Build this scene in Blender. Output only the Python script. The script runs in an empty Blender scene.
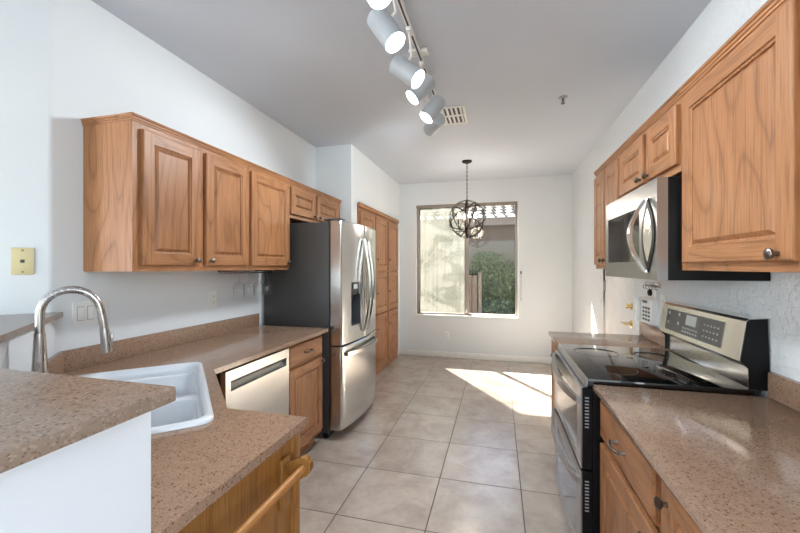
import bpy, bmesh, math, random
from mathutils import Vector, Matrix
random.seed(7)
PI = math.pi
R = math.radians
S = bpy.context.scene
COL = S.collection

# ------------------------------------------------------------------ camera
cd = bpy.data.cameras.new('camera')
cam = bpy.data.objects.new('camera', cd); COL.objects.link(cam)
cam.location = (0, 0, 1.40)
cam.rotation_euler = (R(90), 0, R(14.769))
cd.sensor_width = 36.0
cd.lens = 373.45 / 800 * 36.0
cd.shift_y = 0.0005
cd.clip_start = 0.02
S.camera = cam

# ------------------------------------------------------------------ world, sun, fill lamps
W = bpy.data.worlds.new('world'); S.world = W; W.use_nodes = True
wn = W.node_tree.nodes; wl = W.node_tree.links
for n in list(wn): wn.remove(n)
wo = wn.new('ShaderNodeOutputWorld'); wb = wn.new('ShaderNodeBackground')
sk = wn.new('ShaderNodeTexSky'); sk.sky_type = 'NISHITA'; sk.sun_disc = False
SUNV = Vector((-0.653, 1.0, 1.063))                  # towards the sun
sk.sun_elevation = math.asin(SUNV.normalized().z)
sk.sun_rotation = math.atan2(SUNV.x, SUNV.y)
wl.new(sk.outputs[0], wb.inputs[0]); wb.inputs[1].default_value = 0.30
wl.new(wb.outputs[0], wo.inputs[0])
sl = bpy.data.lights.new('sun', 'SUN'); sl.energy = 42.0; sl.angle = R(0.55); sl.color = (1.0, 0.95, 0.86)
so = bpy.data.objects.new('sun', sl); COL.objects.link(so)
so.rotation_euler = SUNV.to_track_quat('Z', 'Y').to_euler(); so.location = (-4, 9, 9)

def area(name, loc, rot, sx, sy, power, col):
    l = bpy.data.lights.new(name, 'AREA'); l.shape = 'RECTANGLE'; l.size = sx; l.size_y = sy
    l.energy = power; l.color = col
    o = bpy.data.objects.new(name, l); COL.objects.link(o); o.location = loc; o.rotation_euler = rot
    return o
# added fill lamps out of view, each at an unseen opening made for it
area('fill_rear', (-1.1, -4.93, 1.35), (R(90), 0, R(180)), 3.8, 2.3, 8, (0.86, 0.94, 1.0)).rotation_euler = (R(90), 0, 0)
area('fill_side', (1.08, -1.10, 1.62), (0, R(90), 0), 1.3, 1.5, 13, (0.86, 0.94, 1.0))
area('fill_left', (-6.26, -3.2, 1.4), (0, R(-90), 0), 2.0, 2.7, 135, (0.86, 0.94, 1.0))
S.render.film_transparent = False
S.view_settings.view_transform = 'Standard'
S.view_settings.look = 'None'
S.view_settings.gamma = 1.0
S.view_settings.use_curve_mapping = False
S.view_settings.exposure = 1.40

# ------------------------------------------------------------------ materials
def nodes(name):
    m = bpy.data.materials.new(name); m.use_nodes = True
    nt = m.node_tree; b = nt.nodes['Principled BSDF']
    return m, nt, b
def srgb(r, g, b):
    f = lambda c: (c/255/12.92) if c/255 <= 0.04045 else ((c/255+0.055)/1.055)**2.4
    return (f(r), f(g), f(b), 1.0)
def coords(nt, scale=(1, 1, 1), space='Object', jitter=False):
    t = nt.nodes.new('ShaderNodeTexCoord'); mp = nt.nodes.new('ShaderNodeMapping')
    mp.inputs['Scale'].default_value = scale
    nt.links.new(t.outputs[space], mp.inputs['Vector'])
    if jitter:
        oi = nt.nodes.new('ShaderNodeObjectInfo'); mu = nt.nodes.new('ShaderNodeMath'); mu.operation = 'MULTIPLY'
        mu.inputs[1].default_value = 37.0
        nt.links.new(oi.outputs['Random'], mu.inputs[0])
        nt.links.new(mu.outputs[0], mp.inputs['Location'])
    return mp.outputs[0]
def noise(nt, vec, scale, detail=3, rough=0.55, dist=0.0):
    n = nt.nodes.new('ShaderNodeTexNoise'); n.inputs['Scale'].default_value = scale
    n.inputs['Detail'].default_value = detail; n.inputs['Roughness'].default_value = rough
    n.inputs['Distortion'].default_value = dist
    if vec is not None: nt.links.new(vec, n.inputs['Vector'])
    return n.outputs['Fac']
def ramp(nt, fac, stops, interp='LINEAR'):
    r = nt.nodes.new('ShaderNodeValToRGB'); cr = r.color_ramp; cr.interpolation = interp
    while len(cr.elements) < len(stops): cr.elements.new(0.5)
    for e, (p, c) in zip(cr.elements, stops): e.position = p; e.color = c
    nt.links.new(fac, r.inputs['Fac']); return r.outputs['Color']
def math_(nt, op, a, b=None, clamp=False):
    n = nt.nodes.new('ShaderNodeMath'); n.operation = op; n.use_clamp = clamp
    for i, v in enumerate((a, b)):
        if v is None: continue
        if isinstance(v, (int, float)): n.inputs[i].default_value = v
        else: nt.links.new(v, n.inputs[i])
    return n.outputs[0]
def mix(nt, fac, a, b, mode='MIX'):
    n = nt.nodes.new('ShaderNodeMix'); n.data_type = 'RGBA'; n.blend_type = mode
    for i, v in ((0, fac), (6, a), (7, b)):
        if isinstance(v, (int, float)): n.inputs[i].default_value = v
        elif isinstance(v, tuple): n.inputs[i].default_value = v
        else: nt.links.new(v, n.inputs[i])
    return n.outputs[2]
def bump(nt, b, h, strength, dist):
    n = nt.nodes.new('ShaderNodeBump'); n.inputs['Strength'].default_value = strength
    n.inputs['Distance'].default_value = dist
    nt.links.new(h, n.inputs['Height']); nt.links.new(n.outputs[0], b.inputs['Normal'])
def plain(name, col, rough=0.5, metal=0.0, spec=0.5, var=0.04):
    m, nt, b = nodes(name)
    f = noise(nt, coords(nt, (1, 1, 1), jitter=True), 9.0, 2)
    d = tuple(c*(1-var) for c in col[:3]) + (1,); l = tuple(min(1, c*(1+var)) for c in col[:3]) + (1,)
    nt.links.new(ramp(nt, f, [(0.3, d), (0.7, l)]), b.inputs['Base Color'])
    b.inputs['Roughness'].default_value = rough; b.inputs['Metallic'].default_value = metal
    b.inputs['Specular IOR Level'].default_value = spec
    return m
def wall_mat(name, col, bscale, bstr, bdist, rough=0.75, blotch=False):
    m, nt, b = nodes(name)
    v = coords(nt)
    f = noise(nt, v, 1.3, 2)
    d = tuple(c*0.975 for c in col[:3]) + (1,)
    nt.links.new(ramp(nt, f, [(0.35, d), (0.65, col)]), b.inputs['Base Color'])
    b.inputs['Roughness'].default_value = rough; b.inputs['Specular IOR Level'].default_value = 0.3
    h = noise(nt, v, bscale, 3)
    if blotch:
        h = ramp(nt, h, [(0.46, (0, 0, 0, 1)), (0.56, (1, 1, 1, 1))])
    bump(nt, b, h, bstr, bdist)
    return m
def wood(name, light, mid, dark, axis='z', rough=0.42):
    m, nt, b = nodes(name)
    def sc(a, l): return {'z': (a, a, l), 'x': (l, a, a), 'y': (a, l, a)}[axis]
    v1 = coords(nt, sc(3.6, 0.95), jitter=True)
    n1 = noise(nt, v1, 1.0, 1.0, 0.4)
    rings = math_(nt, 'FRACT', math_(nt, 'MULTIPLY', n1, 11.0))
    rc = ramp(nt, rings, [(0.0, dark), (0.10, mid), (0.45, light), (0.90, mid), (1.0, dark)])
    v2 = coords(nt, sc(160.0, 5.0), jitter=True)
    n2 = noise(nt, v2, 1.0, 3, 0.6)
    pores = ramp(nt, n2, [(0.36, (0.62, 0.58, 0.54, 1)), (0.5, (1, 1, 1, 1))])
    v3 = coords(nt, sc(1.6, 0.5), jitter=True)
    n3 = noise(nt, v3, 1.0, 1)
    tone = ramp(nt, n3, [(0.3, (0.88, 0.86, 0.84, 1)), (0.7, (1.06, 1.04, 1.0, 1))])
    c = mix(nt, 0.40, mix(nt, 0.4, light, mid), rc)
    c = mix(nt, 0.8, c, pores, 'MULTIPLY')
    c = mix(nt, 1.0, c, tone, 'MULTIPLY')
    nt.links.new(c, b.inputs['Base Color'])
    b.inputs['Roughness'].default_value = rough
    b.inputs['Specular IOR Level'].default_value = 0.35
    bump(nt, b, n2, 0.06, 0.002)
    return m
def stone(name, base, lightc, darkc, rough=0.16, k=1.0):
    m, nt, b = nodes(name)
    v = coords(nt)
    n1 = noise(nt, v, 38.0*k, 5, 0.7)
    c = ramp(nt, n1, [(0.34, tuple(x*0.90 for x in base[:3])+(1,)), (0.5, base), (0.68, tuple(x*1.10 for x in base[:3])+(1,))])
    def specks(scale, lo, hi, gate, col, amt, c):
        vo = nt.nodes.new('ShaderNodeTexVoronoi'); vo.inputs['Scale'].default_value = scale*k
        nt.links.new(v, vo.inputs['Vector'])
        sep = nt.nodes.new('ShaderNodeSeparateColor'); nt.links.new(vo.outputs['Color'], sep.inputs[0])
        on = math_(nt, 'LESS_THAN', sep.outputs[0], gate)
        f = math_(nt, 'MULTIPLY', on, ramp(nt, vo.outputs['Distance'], [(lo, (1, 1, 1, 1)), (hi, (0, 0, 0, 1))]))
        return mix(nt, math_(nt, 'MULTIPLY', f, amt), c, col)
    c = specks(190.0, 0.30, 0.55, 0.24, lightc, 0.35, c)
    c = specks(140.0, 0.25, 0.50, 0.20, darkc, 0.8, c)
    c = specks(260.0, 0.30, 0.55, 0.26, darkc, 0.6, c)
    nt.links.new(c, b.inputs['Base Color'])
    b.inputs['Roughness'].default_value = rough
    return m
def steel(name, col, rough=0.28, axis='z'):
    m, nt, b = nodes(name)
    sc = {'z': (90, 90, 1.2), 'x': (1.2, 90, 90), 'y': (90, 1.2, 90)}[axis]
    f = noise(nt, coords(nt, sc), 3.0, 3)
    d = tuple(c*0.96 for c in col[:3]) + (1,)
    nt.links.new(ramp(nt, f, [(0.3, d), (0.7, col)]), b.inputs['Base Color'])
    b.inputs['Metallic'].default_value = 1.0
    rr = nt.nodes.new('ShaderNodeMapRange'); rr.inputs[3].default_value = rough*0.85; rr.inputs[4].default_value = rough*1.15
    nt.links.new(f, rr.inputs[0]); nt.links.new(rr.outputs[0], b.inputs['Roughness'])
    return m
def emit(name, col, strength):
    m, nt, b = nodes(name)
    b.inputs['Base Color'].default_value = col
    b.inputs['Emission Color'].default_value = col; b.inputs['Emission Strength'].default_value = strength
    return m
def glass(name, tint, refl=0.06, rough=0.0, alpha=1.0):
    m = bpy.data.materials.new(name); m.use_nodes = True; nt = m.node_tree
    for n in list(nt.nodes): nt.nodes.remove(n)
    o = nt.nodes.new('ShaderNodeOutputMaterial'); t = nt.nodes.new('ShaderNodeBsdfTransparent'); g = nt.nodes.new('ShaderNodeBsdfGlossy')
    t.inputs[0].default_value = tint; g.inputs[1].default_value = rough
    fr = nt.nodes.new('ShaderNodeLayerWeight'); fr.inputs[0].default_value = 0.5
    mx = nt.nodes.new('ShaderNodeMixShader')
    k = math_(nt, 'ADD', math_(nt, 'POWER', fr.outputs['Facing'], 4.0), refl, True)
    nt.links.new(k, mx.inputs[0]); nt.links.new(t.outputs[0], mx.inputs[1]); nt.links.new(g.outputs[0], mx.inputs[2])
    nt.links.new(mx.outputs[0], o.inputs[0])
    return m

M = {}
M['wall'] = wall_mat('wall_paint', srgb(221, 225, 227), 90, 0.12, 0.004)
M['wall_right'] = wall_mat('wall_right_knockdown', srgb(221, 225, 227), 30, 0.5, 0.006, blotch=True)
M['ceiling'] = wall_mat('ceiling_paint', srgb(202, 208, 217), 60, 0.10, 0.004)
M['trim'] = plain('white_trim_paint', srgb(232, 231, 227), 0.4)
M['pony'] = wall_mat('half_wall_paint', srgb(226, 230, 234), 80, 0.10, 0.004)
OL, OM, OD = srgb(175, 125, 86), srgb(154, 105, 69), srgb(90, 54, 32)
M['oak'] = wood('oak', OL, OM, OD, 'z')
M['oak_rail'] = wood('oak_rail', OL, OM, OD, 'x')
M['oak_y'] = wood('oak_along_y', OL, OM, OD, 'y')
M['oak_gold'] = wood('oak_golden', srgb(166, 118, 60), srgb(146, 97, 44), srgb(104, 64, 26), 'z')
M['oak_gold_x'] = wood('oak_golden_rod', srgb(182, 128, 72), srgb(166, 112, 58), srgb(130, 84, 42), 'y')
M['dark_gap'] = plain('dark_gap', srgb(24, 20, 18), 0.7)
M['quartz'] = stone('speckled_quartz', srgb(156, 128, 107), srgb(186, 164, 144), srgb(94, 64, 47), 0.13)
M['quartz_bar'] = stone('speckled_quartz_bar', srgb(140, 121, 106), srgb(180, 168, 154), srgb(84, 58, 42), 0.16, 1.0)
M['stainless'] = steel('stainless_brushed', (0.56, 0.55, 0.54, 1), 0.26, 'y')
M['stainless_v'] = steel('stainless_brushed_vertical', (0.60, 0.59, 0.575, 1), 0.24, 'z')
M['stainless_hi'] = steel('stainless_polished', (0.56, 0.555, 0.55, 1), 0.17, 'y')
M['stainless_back'] = steel('stainless_backguard', (0.80, 0.79, 0.76, 1), 0.2, 'y')
M['stainless_dim'] = steel('stainless_range_front', (0.40, 0.395, 0.39, 1), 0.30, 'y')
M['nickel'] = steel('brushed_nickel', (0.44, 0.41, 0.39, 1), 0.28, 'z')
M['pewter'] = plain('pewter', (0.20, 0.175, 0.155, 1), 0.32, 1.0)
M['brass'] = plain('brass', (0.80, 0.64, 0.36, 1), 0.25, 1.0)
M['black_gloss'] = plain('black_glass', srgb(8, 8, 10), 0.04, 0.0, 0.6)
M['pocket'] = plain('pocket_grey', srgb(120, 120, 118), 0.35, 0.5)
M['black'] = plain('black_plastic', srgb(10, 10, 12), 0.4, 0, 0.25)
M['charcoal'] = plain('charcoal_side', srgb(60, 58, 57), 0.42)
M['darkgrey'] = plain('dark_grey_plastic', srgb(70, 72, 76), 0.35)
M['window_dark'] = plain('oven_window_glass', srgb(38, 38, 38), 0.05, 0.0, 0.8)
M['white_ceramic'] = plain('white_ceramic', srgb(222, 226, 230), 0.12, 0, 0.5, 0.01)
M['white_plastic'] = plain('white_plastic', srgb(232, 232, 228), 0.35)
M['almond'] = plain('almond_plastic', srgb(206, 192, 144), 0.4)
M['grey_plastic'] = plain('grey_plastic', srgb(166, 168, 172), 0.4)
M['can'] = plain('lamp_can_paint', srgb(176, 182, 186), 0.4)
M['lens'] = emit('lamp_lens', (1.0, 0.97, 0.92, 1), 9.0)
M['bulb'] = emit('candle_bulb', (1.0, 0.74, 0.42, 1), 5.0)
M['iron'] = plain('black_iron', srgb(40, 34, 30), 0.5, 0.6)
M['vent'] = plain('white_vent_metal', srgb(226, 224, 220), 0.45)
M['slot'] = plain('vent_slot', srgb(70, 68, 66), 0.7)
M['winframe'] = plain('bronze_window_frame', srgb(150, 142, 134), 0.45, 0.2)
M['shade_roll'] = plain('shade_fabric', srgb(150, 140, 130), 0.8)
M['glass'] = glass('window_glass', (0.80, 0.80, 0.79, 1), 0.02)
M['wineglass'] = glass('wine_glass', (0.97, 0.975, 0.98, 1), 0.05)
M['lcd'] = plain('lcd_screen', srgb(206, 212, 210), 0.2)
M['panel_grey'] = plain('control_panel_glass', srgb(92, 92, 94), 0.2, 0.2)
M['button'] = plain('button_print', srgb(176, 176, 178), 0.4)

# floor tile
def floor_material():
    m, nt, b = nodes('floor_tile')
    t = nt.nodes.new('ShaderNodeTexCoord'); sp = nt.nodes.new('ShaderNodeSeparateXYZ')
    nt.links.new(t.outputs['Object'], sp.inputs[0])
    T = 0.51235
    dx = math_(nt, 'PINGPONG', math_(nt, 'ADD', sp.outputs[0], 0.88803 + 40*T), T/2)
    dy = math_(nt, 'PINGPONG', math_(nt, 'SUBTRACT', sp.outputs[1], 1.95041 - 40*T), T/2)
    d = math_(nt, 'MINIMUM', dx, dy)
    grout = ramp(nt, math_(nt, 'MULTIPLY', d, 100.0), [(0.24, (1, 1, 1, 1)), (0.42, (0, 0, 0, 1))])
    ix = math_(nt, 'FLOOR', math_(nt, 'DIVIDE', math_(nt, 'ADD', sp.outputs[0], 0.88803 + 40*T), T))
    iy = math_(nt, 'FLOOR', math_(nt, 'DIVIDE', math_(nt, 'SUBTRACT', sp.outputs[1], 1.95041 - 40*T), T))
    cx = nt.nodes.new('ShaderNodeCombineXYZ'); nt.links.new(ix, cx.inputs[0]); nt.links.new(iy, cx.inputs[1])
    wn_ = nt.nodes.new('ShaderNodeTexWhiteNoise'); nt.links.new(cx.outputs[0], wn_.inputs['Vector'])
    off = nt.nodes.new('ShaderNodeVectorMath'); off.operation = 'MULTIPLY_ADD'
    nt.links.new(wn_.outputs['Color'], off.inputs[0]); off.inputs[1].default_value = (20, 20, 20)
    nt.links.new(t.outputs['Object'], off.inputs[2])
    n1 = noise(nt, off.outputs[0], 4.5, 5, 0.6, 0.4)
    n2 = noise(nt, off.outputs[0], 26.0, 4, 0.6)
    c = ramp(nt, n1, [(0.3, srgb(168, 154, 143)), (0.52, srgb(186, 173, 162)), (0.72, srgb(197, 186, 176))])
    c = mix(nt, 0.5, c, ramp(nt, n2, [(0.3, (0.88, 0.87, 0.86, 1)), (0.6, (1.03, 1.03, 1.03, 1))]), 'MULTIPLY')
    c = mix(nt, 1.0, c, ramp(nt, wn_.outputs['Value'], [(0, (0.95, 0.95, 0.95, 1)), (1, (1.03, 1.02, 1.01, 1))]), 'MULTIPLY')
    c = mix(nt, grout, c, srgb(84, 74, 66))
    nt.links.new(c, b.inputs['Base Color'])
    b.inputs['Specular IOR Level'].default_value = 0.8
    nt.links.new(ramp(nt, grout, [(0, (0.22, 0.22, 0.22, 1)), (1, (0.8, 0.8, 0.8, 1))]), b.inputs['Roughness'])
    h = math_(nt, 'ADD', math_(nt, 'MULTIPLY', grout, -1.0), math_(nt, 'MULTIPLY', n2, 0.15))
    bump(nt, b, h, 0.5, 0.002)
    return m
M['floor'] = floor_material()

# left pane: woven sun screen over the glass, wrinkled
def screen_material():
    m = bpy.data.materials.new('sun_screen_fabric'); m.use_nodes = True; nt = m.node_tree
    for n in list(nt.nodes): nt.nodes.remove(n)
    o = nt.nodes.new('ShaderNodeOutputMaterial'); tr = nt.nodes.new('ShaderNodeBsdfTransparent')
    tl = nt.nodes.new('ShaderNodeBsdfTranslucent'); df = nt.nodes.new('ShaderNodeBsdfDiffuse')
    v = coords(nt, (26, 26, 0.8)); n1 = noise(nt, v, 1.0, 3, 0.6, 0.6)
    v2 = coords(nt, (2.2, 2.2, 2.6)); n2 = noise(nt, v2, 1.0, 3, 0.55, 1.2)
    c = mix(nt, 0.5, ramp(nt, n1, [(0.3, srgb(70, 71, 66)), (0.65, srgb(110, 110, 104))]),
            ramp(nt, n2, [(0.35, srgb(68, 72, 62)), (0.6, srgb(112, 111, 105))]))
    nt.links.new(c, tl.inputs[0]); nt.links.new(c, df.inputs[0])
    m1 = nt.nodes.new('ShaderNodeMixShader'); m1.inputs[0].default_value = 0.45
    nt.links.new(tl.outputs[0], m1.inputs[1]); nt.links.new(df.outputs[0], m1.inputs[2])
    m2 = nt.nodes.new('ShaderNodeMixShader')
    nt.links.new(ramp(nt, n2, [(0.35, (0.68, 0.68, 0.68, 1)), (0.65, (0.84, 0.84, 0.84, 1))]), m2.inputs[0])
    nt.links.new(tr.outputs[0], m2.inputs[1]); nt.links.new(m1.outputs[0], m2.inputs[2])
    nt.links.new(m2.outputs[0], o.inputs[0])
    return m
M['screen'] = screen_material()

# ------------------------------------------------------------------ mesh helpers
def nb(): return bmesh.new()
def box(bm, x0, x1, y0, y1, z0, z1, mi=0, bev=0.0, seg=2):
    x0, x1 = sorted((x0, x1)); y0, y1 = sorted((y0, y1)); z0, z1 = sorted((z0, z1))
    vs = [bm.verts.new(p) for p in ((x0, y0, z0), (x1, y0, z0), (x1, y1, z0), (x0, y1, z0), (x0, y0, z1), (x1, y0, z1), (x1, y1, z1), (x0, y1, z1))]
    fs = [bm.faces.new([vs[i] for i in q]) for q in ((3, 2, 1, 0), (4, 5, 6, 7), (0, 1, 5, 4), (1, 2, 6, 5), (2, 3, 7, 6), (3, 0, 4, 7))]
    for f in fs: f.material_index = mi
    if bev > 0:
        es = list({e for f in fs for e in f.edges})
        r = bmesh.ops.bevel(bm, geom=es, offset=bev, segments=seg, profile=0.5, affect='EDGES')
        for f in r['faces']: f.material_index = mi
    return vs
def prism(bm, pts, a0, a1, axis='z', mi=0, bev=0.0):
    def P(u, v, a): return {'z': (u, v, a), 'x': (a, u, v), 'y': (u, a, v)}[axis]
    lo = [bm.verts.new(P(u, v, a0)) for u, v in pts]; hi = [bm.verts.new(P(u, v, a1)) for u, v in pts]
    n = len(pts); fs = [bm.faces.new(lo[::-1]), bm.faces.new(hi)]
    for i in range(n):
        j = (i+1) % n; fs.append(bm.faces.new((lo[i], lo[j], hi[j], hi[i])))
    for f in fs: f.material_index = mi
    if bev > 0:
        es = list(fs[1].edges)
        r = bmesh.ops.bevel(bm, geom=es, offset=bev, segments=2, profile=0.5, affect='EDGES')
        for f in r['faces']: f.material_index = mi
def rings(bm, rs, mi=0, cap0=True, cap1=True, closed=True):
    vv = [[bm.verts.new(p) for p in r] for r in rs]
    n = len(vv[0])
    for a, b in zip(vv, vv[1:]):
        for i in range(n if closed else n-1):
            j = (i+1) % n
            f = bm.faces.new((a[i], a[j], b[j], b[i])); f.material_index = mi
    if cap0: f = bm.faces.new(vv[0][::-1]); f.material_index = mi
    if cap1: f = bm.faces.new(vv[-1]); f.material_index = mi
    return vv
def tube(bm, path, r, seg=10, mi=0, closed=False, flat=None):
    P = [Vector(p) for p in path]; n = len(P)
    rad = r if isinstance(r, (list, tuple)) else [r]*n
    rs = []; up = None
    for i, p in enumerate(P):
        if closed: t = (P[(i+1) % n] - P[i-1])
        elif i == 0: t = P[1]-P[0]
        elif i == n-1: t = P[-1]-P[-2]
        else: t = (P[i+1]-P[i]).normalized() + (P[i]-P[i-1]).normalized()
        t.normalize()
        if up is None:
            up = Vector((0, 0, 1)) if abs(t.z) < 0.9 else Vector((1, 0, 0))
            if flat is not None: up = Vector(flat)
        s = t.cross(up).normalized(); u = s.cross(t).normalized(); up = u
        k = 1.0
        rs.append([tuple(p + (s*math.cos(2*PI*a/seg) + u*math.sin(2*PI*a/seg)*k)*rad[i]) for a in range(seg)])
    if closed: rs.append(rs[0]); rings(bm, rs, mi, False, False)
    else: rings(bm, rs, mi)
def strap(bm, path, w, t, wdir, mi=0, closed=False):
    """rectangular-section sweep: width w along wdir(i) and thickness t across"""
    P = [Vector(p) for p in path]; n = len(P); rs = []
    for i, p in enumerate(P):
        if closed: tg = (P[(i+1) % n]-P[i-1]).normalized()
        else: tg = (P[min(i+1, n-1)]-P[max(i-1, 0)]).normalized()
        wd = Vector(wdir(i) if callable(wdir) else wdir); wd = (wd - tg*wd.dot(tg)).normalized(); nd = tg.cross(wd)
        ww = w[i] if isinstance(w, (list, tuple)) else w
        rs.append([tuple(p+wd*ww/2+nd*t/2), tuple(p-wd*ww/2+nd*t/2), tuple(p-wd*ww/2-nd*t/2), tuple(p+wd*ww/2-nd*t/2)])
    if closed: rs.append(rs[0]); rings(bm, rs, mi, False, False)
    else: rings(bm, rs, mi)
def lathe(bm, prof, origin=(0, 0, 0), axis=(0, 0, 1), seg=20, mi=0, cap0=True, cap1=True):
    a = Vector(axis).normalized(); q = Vector((0, 0, 1)).rotation_difference(a); o = Vector(origin)
    rs = []
    for r, z in prof:
        rs.append([tuple(o + q @ Vector((max(r, 1e-4)*math.cos(2*PI*i/seg), max(r, 1e-4)*math.sin(2*PI*i/seg), z))) for i in range(seg)])
    rings(bm, rs, mi, cap0, cap1)
def rrect(x0, x1, y0, y1, r, n=6):
    pts = []
    for cx, cy, a in ((x1-r, y0+r, -90), (x1-r, y1-r, 0), (x0+r, y1-r, 90), (x0+r, y0+r, 180)):
        for i in range(n+1):
            t = R(a + 90*i/n); pts.append((cx+r*math.cos(t), cy+r*math.sin(t)))
    return pts
def holed(bm, outer, holes, z, mi=0, up=True):
    """flat face at height z with holes"""
    es = []; loops = []
    for lp in [outer]+holes:
        vs = [bm.verts.new((x, y, z)) for x, y in lp]; loops.append(vs)
        for i in range(len(vs)): es.append(bm.edges.new((vs[i], vs[(i+1) % len(vs)])))
    r = bmesh.ops.triangle_fill(bm, edges=es, use_beauty=True)
    for f in r['geom']:
        if isinstance(f, bmesh.types.BMFace):
            f.normal_update()
            if (f.normal.z > 0) != up: f.normal_flip()
            f.material_index = mi
    return loops
def skirt(bm, a, b, mi=0):
    n = len(a)
    for i in range(n):
        j = (i+1) % n; f = bm.faces.new((a[i], a[j], b[j], b[i])); f.material_index = mi

def obj(name, bm, mats, parent=None, loc=(0, 0, 0), rotz=0.0, smooth=35, weld=True):
    if weld: bmesh.ops.remove_doubles(bm, verts=bm.verts, dist=1e-6)
    bmesh.ops.recalc_face_normals(bm, faces=bm.faces)
    me = bpy.data.meshes.new(name); bm.to_mesh(me); bm.free()
    if not isinstance(mats, (list, tuple)): mats = [mats]
    for m in mats: me.materials.append(M[m] if isinstance(m, str) else m)
    if smooth:
        me.polygons.foreach_set('use_smooth', [True]*len(me.polygons)); me.set_sharp_from_angle(angle=R(smooth))
    o = bpy.data.objects.new(name, me); COL.objects.link(o)
    o.location = loc; o.rotation_euler = (0, 0, rotz)
    if parent: o.parent = parent
    return o
def thing(name, label, cat, loc=(0, 0, 0), rotz=0.0, group=None):
    o = bpy.data.objects.new(name, None); COL.objects.link(o)
    o.empty_display_size = 0.1
    o.location = loc; o.rotation_euler = (0, 0, rotz); return tag(o, label, cat, group)
def tag(o, label, cat, group=None):
    o['label'] = label; o['category'] = cat
    if group: o['group'] = group
    return o
def struct(o):
    o['kind'] = 'structure'; return o
def dup(root, loc, rotz=None, label=None, group=None):
    r = root.copy(); COL.objects.link(r); r.location = loc
    if rotz is not None: r.rotation_euler = (0, 0, rotz)
    if label: r['label'] = label
    if group: r['group'] = group
    for ch in list(root.children):
        c = ch.copy(); COL.objects.link(c); c.parent = r
        for g in list(ch.children):
            d = g.copy(); COL.objects.link(d); d.parent = c
    return r

# ------------------------------------------------------------------ the room
H = 2.72; XR = 1.02; XL = -1.95; YB = 5.78; XC = -1.53; REAR = -5.0; XLV = -6.2
bm = nb(); box(bm, XLV-0.2, XR+0.2, REAR-0.2, YB+0.16, -0.12, 0); struct(obj('floor', bm, 'floor'))
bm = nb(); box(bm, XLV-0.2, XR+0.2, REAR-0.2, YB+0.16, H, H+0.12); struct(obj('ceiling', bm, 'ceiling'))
# back wall with the window hole
WX0, WX1, WZ0, WZ1 = -1.262, 0.279, 0.640, 2.372
bm = nb()
for a in ((XC-0.6, WX0, 0, H), (WX1, XR+0.16, 0, H), (WX0, WX1, 0, WZ0), (WX0, WX1, WZ1, H)):
    box(bm, a[0], a[1], YB, YB+0.16, a[2], a[3])
struct(obj('wall_back', bm, 'wall'))
# right wall with the door hole and an added opening for the side fill
DY0, DY1, DZ = 3.27, 4.17, 2.05
bm = nb()
for a in ((REAR, -1.90, 0, H), (-1.90, -0.30, 0, 0.92), (-1.90, -0.30, 2.32, H), (-0.30, DY0, 0, H), (DY1, YB, 0, H), (DY0, DY1, DZ, H)):
    box(bm, XR, XR+0.14, a[0], a[1], a[2], a[3])
struct(obj('wall_right', bm, 'wall_right'))
# left wall, rounded corner, and the 45 degree wall beyond the bar
CY = 1.225
pts = [(XL, 3.76), (XL-0.14, 3.76), (XL-0.14, CY+0.055)]
pts += [(XL-0.14-1.30, CY+0.055-1.30), (XL-1.30-0.04, CY-1.30-0.04)]
for i in range(7):     # bullnose corner
    t = -45 + 45*i/6
    rr = 0.03; cx = XL-rr; cy = CY+rr*0.414
    pts.append((cx+rr*math.cos(R(t)), cy+rr*math.sin(R(t))))
bm = nb(); prism(bm, pts, 0, H); struct(obj('wall_left', bm, 'wall'))
# alcove wall that holds the pantry
bm = nb()
for a in ((3.75, 3.92, 0, H), (5.63, YB, 0, H), (3.92, 5.63, 2.115, H)):
    box(bm, -2.15, XC, a[0], a[1], a[2], a[3])
box(bm, -2.15, -2.10, 3.92, 5.63, 0, 2.115)
struct(obj('wall_alcove', bm, 'wall'))
# unseen living room: openings in its side and rear walls added for fill lamps
bm = nb()
for a in ((REAR, -4.65, 0, H), (-4.65, -1.75, 0, 0.3), (-4.65, -1.75, 2.5, H), (-1.75, 0.04, 0, H)):
    box(bm, XLV-0.12, XLV, a[0], a[1], a[2], a[3])
struct(obj('wall_living', bm, 'wall'))
bm = nb(); box(bm, XLV, -3.26, -0.08, 0.04, 0, H); struct(obj('wall_hall', bm, 'wall'))
bm = nb()
for a in ((XLV, -3.1, 0, H), (0.9, XR+0.14, 0, H), (-3.1, 0.9, 2.55, H)):
    box(bm, a[0], a[1], REAR-0.14, REAR, a[2], a[3])
struct(obj('wall_rear', bm, 'wall'))
# baseboards
bm = nb(); box(bm, XC, XR, YB-0.013, YB, 0, 0.085, 0, 0.004); struct(obj('baseboard_back', bm, 'trim'))
bm = nb(); box(bm, XR-0.013, XR, DY1+0.02, YB-0.014, 0, 0.085, 0, 0.004); struct(obj('baseboard_right', bm, 'trim'))

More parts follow.
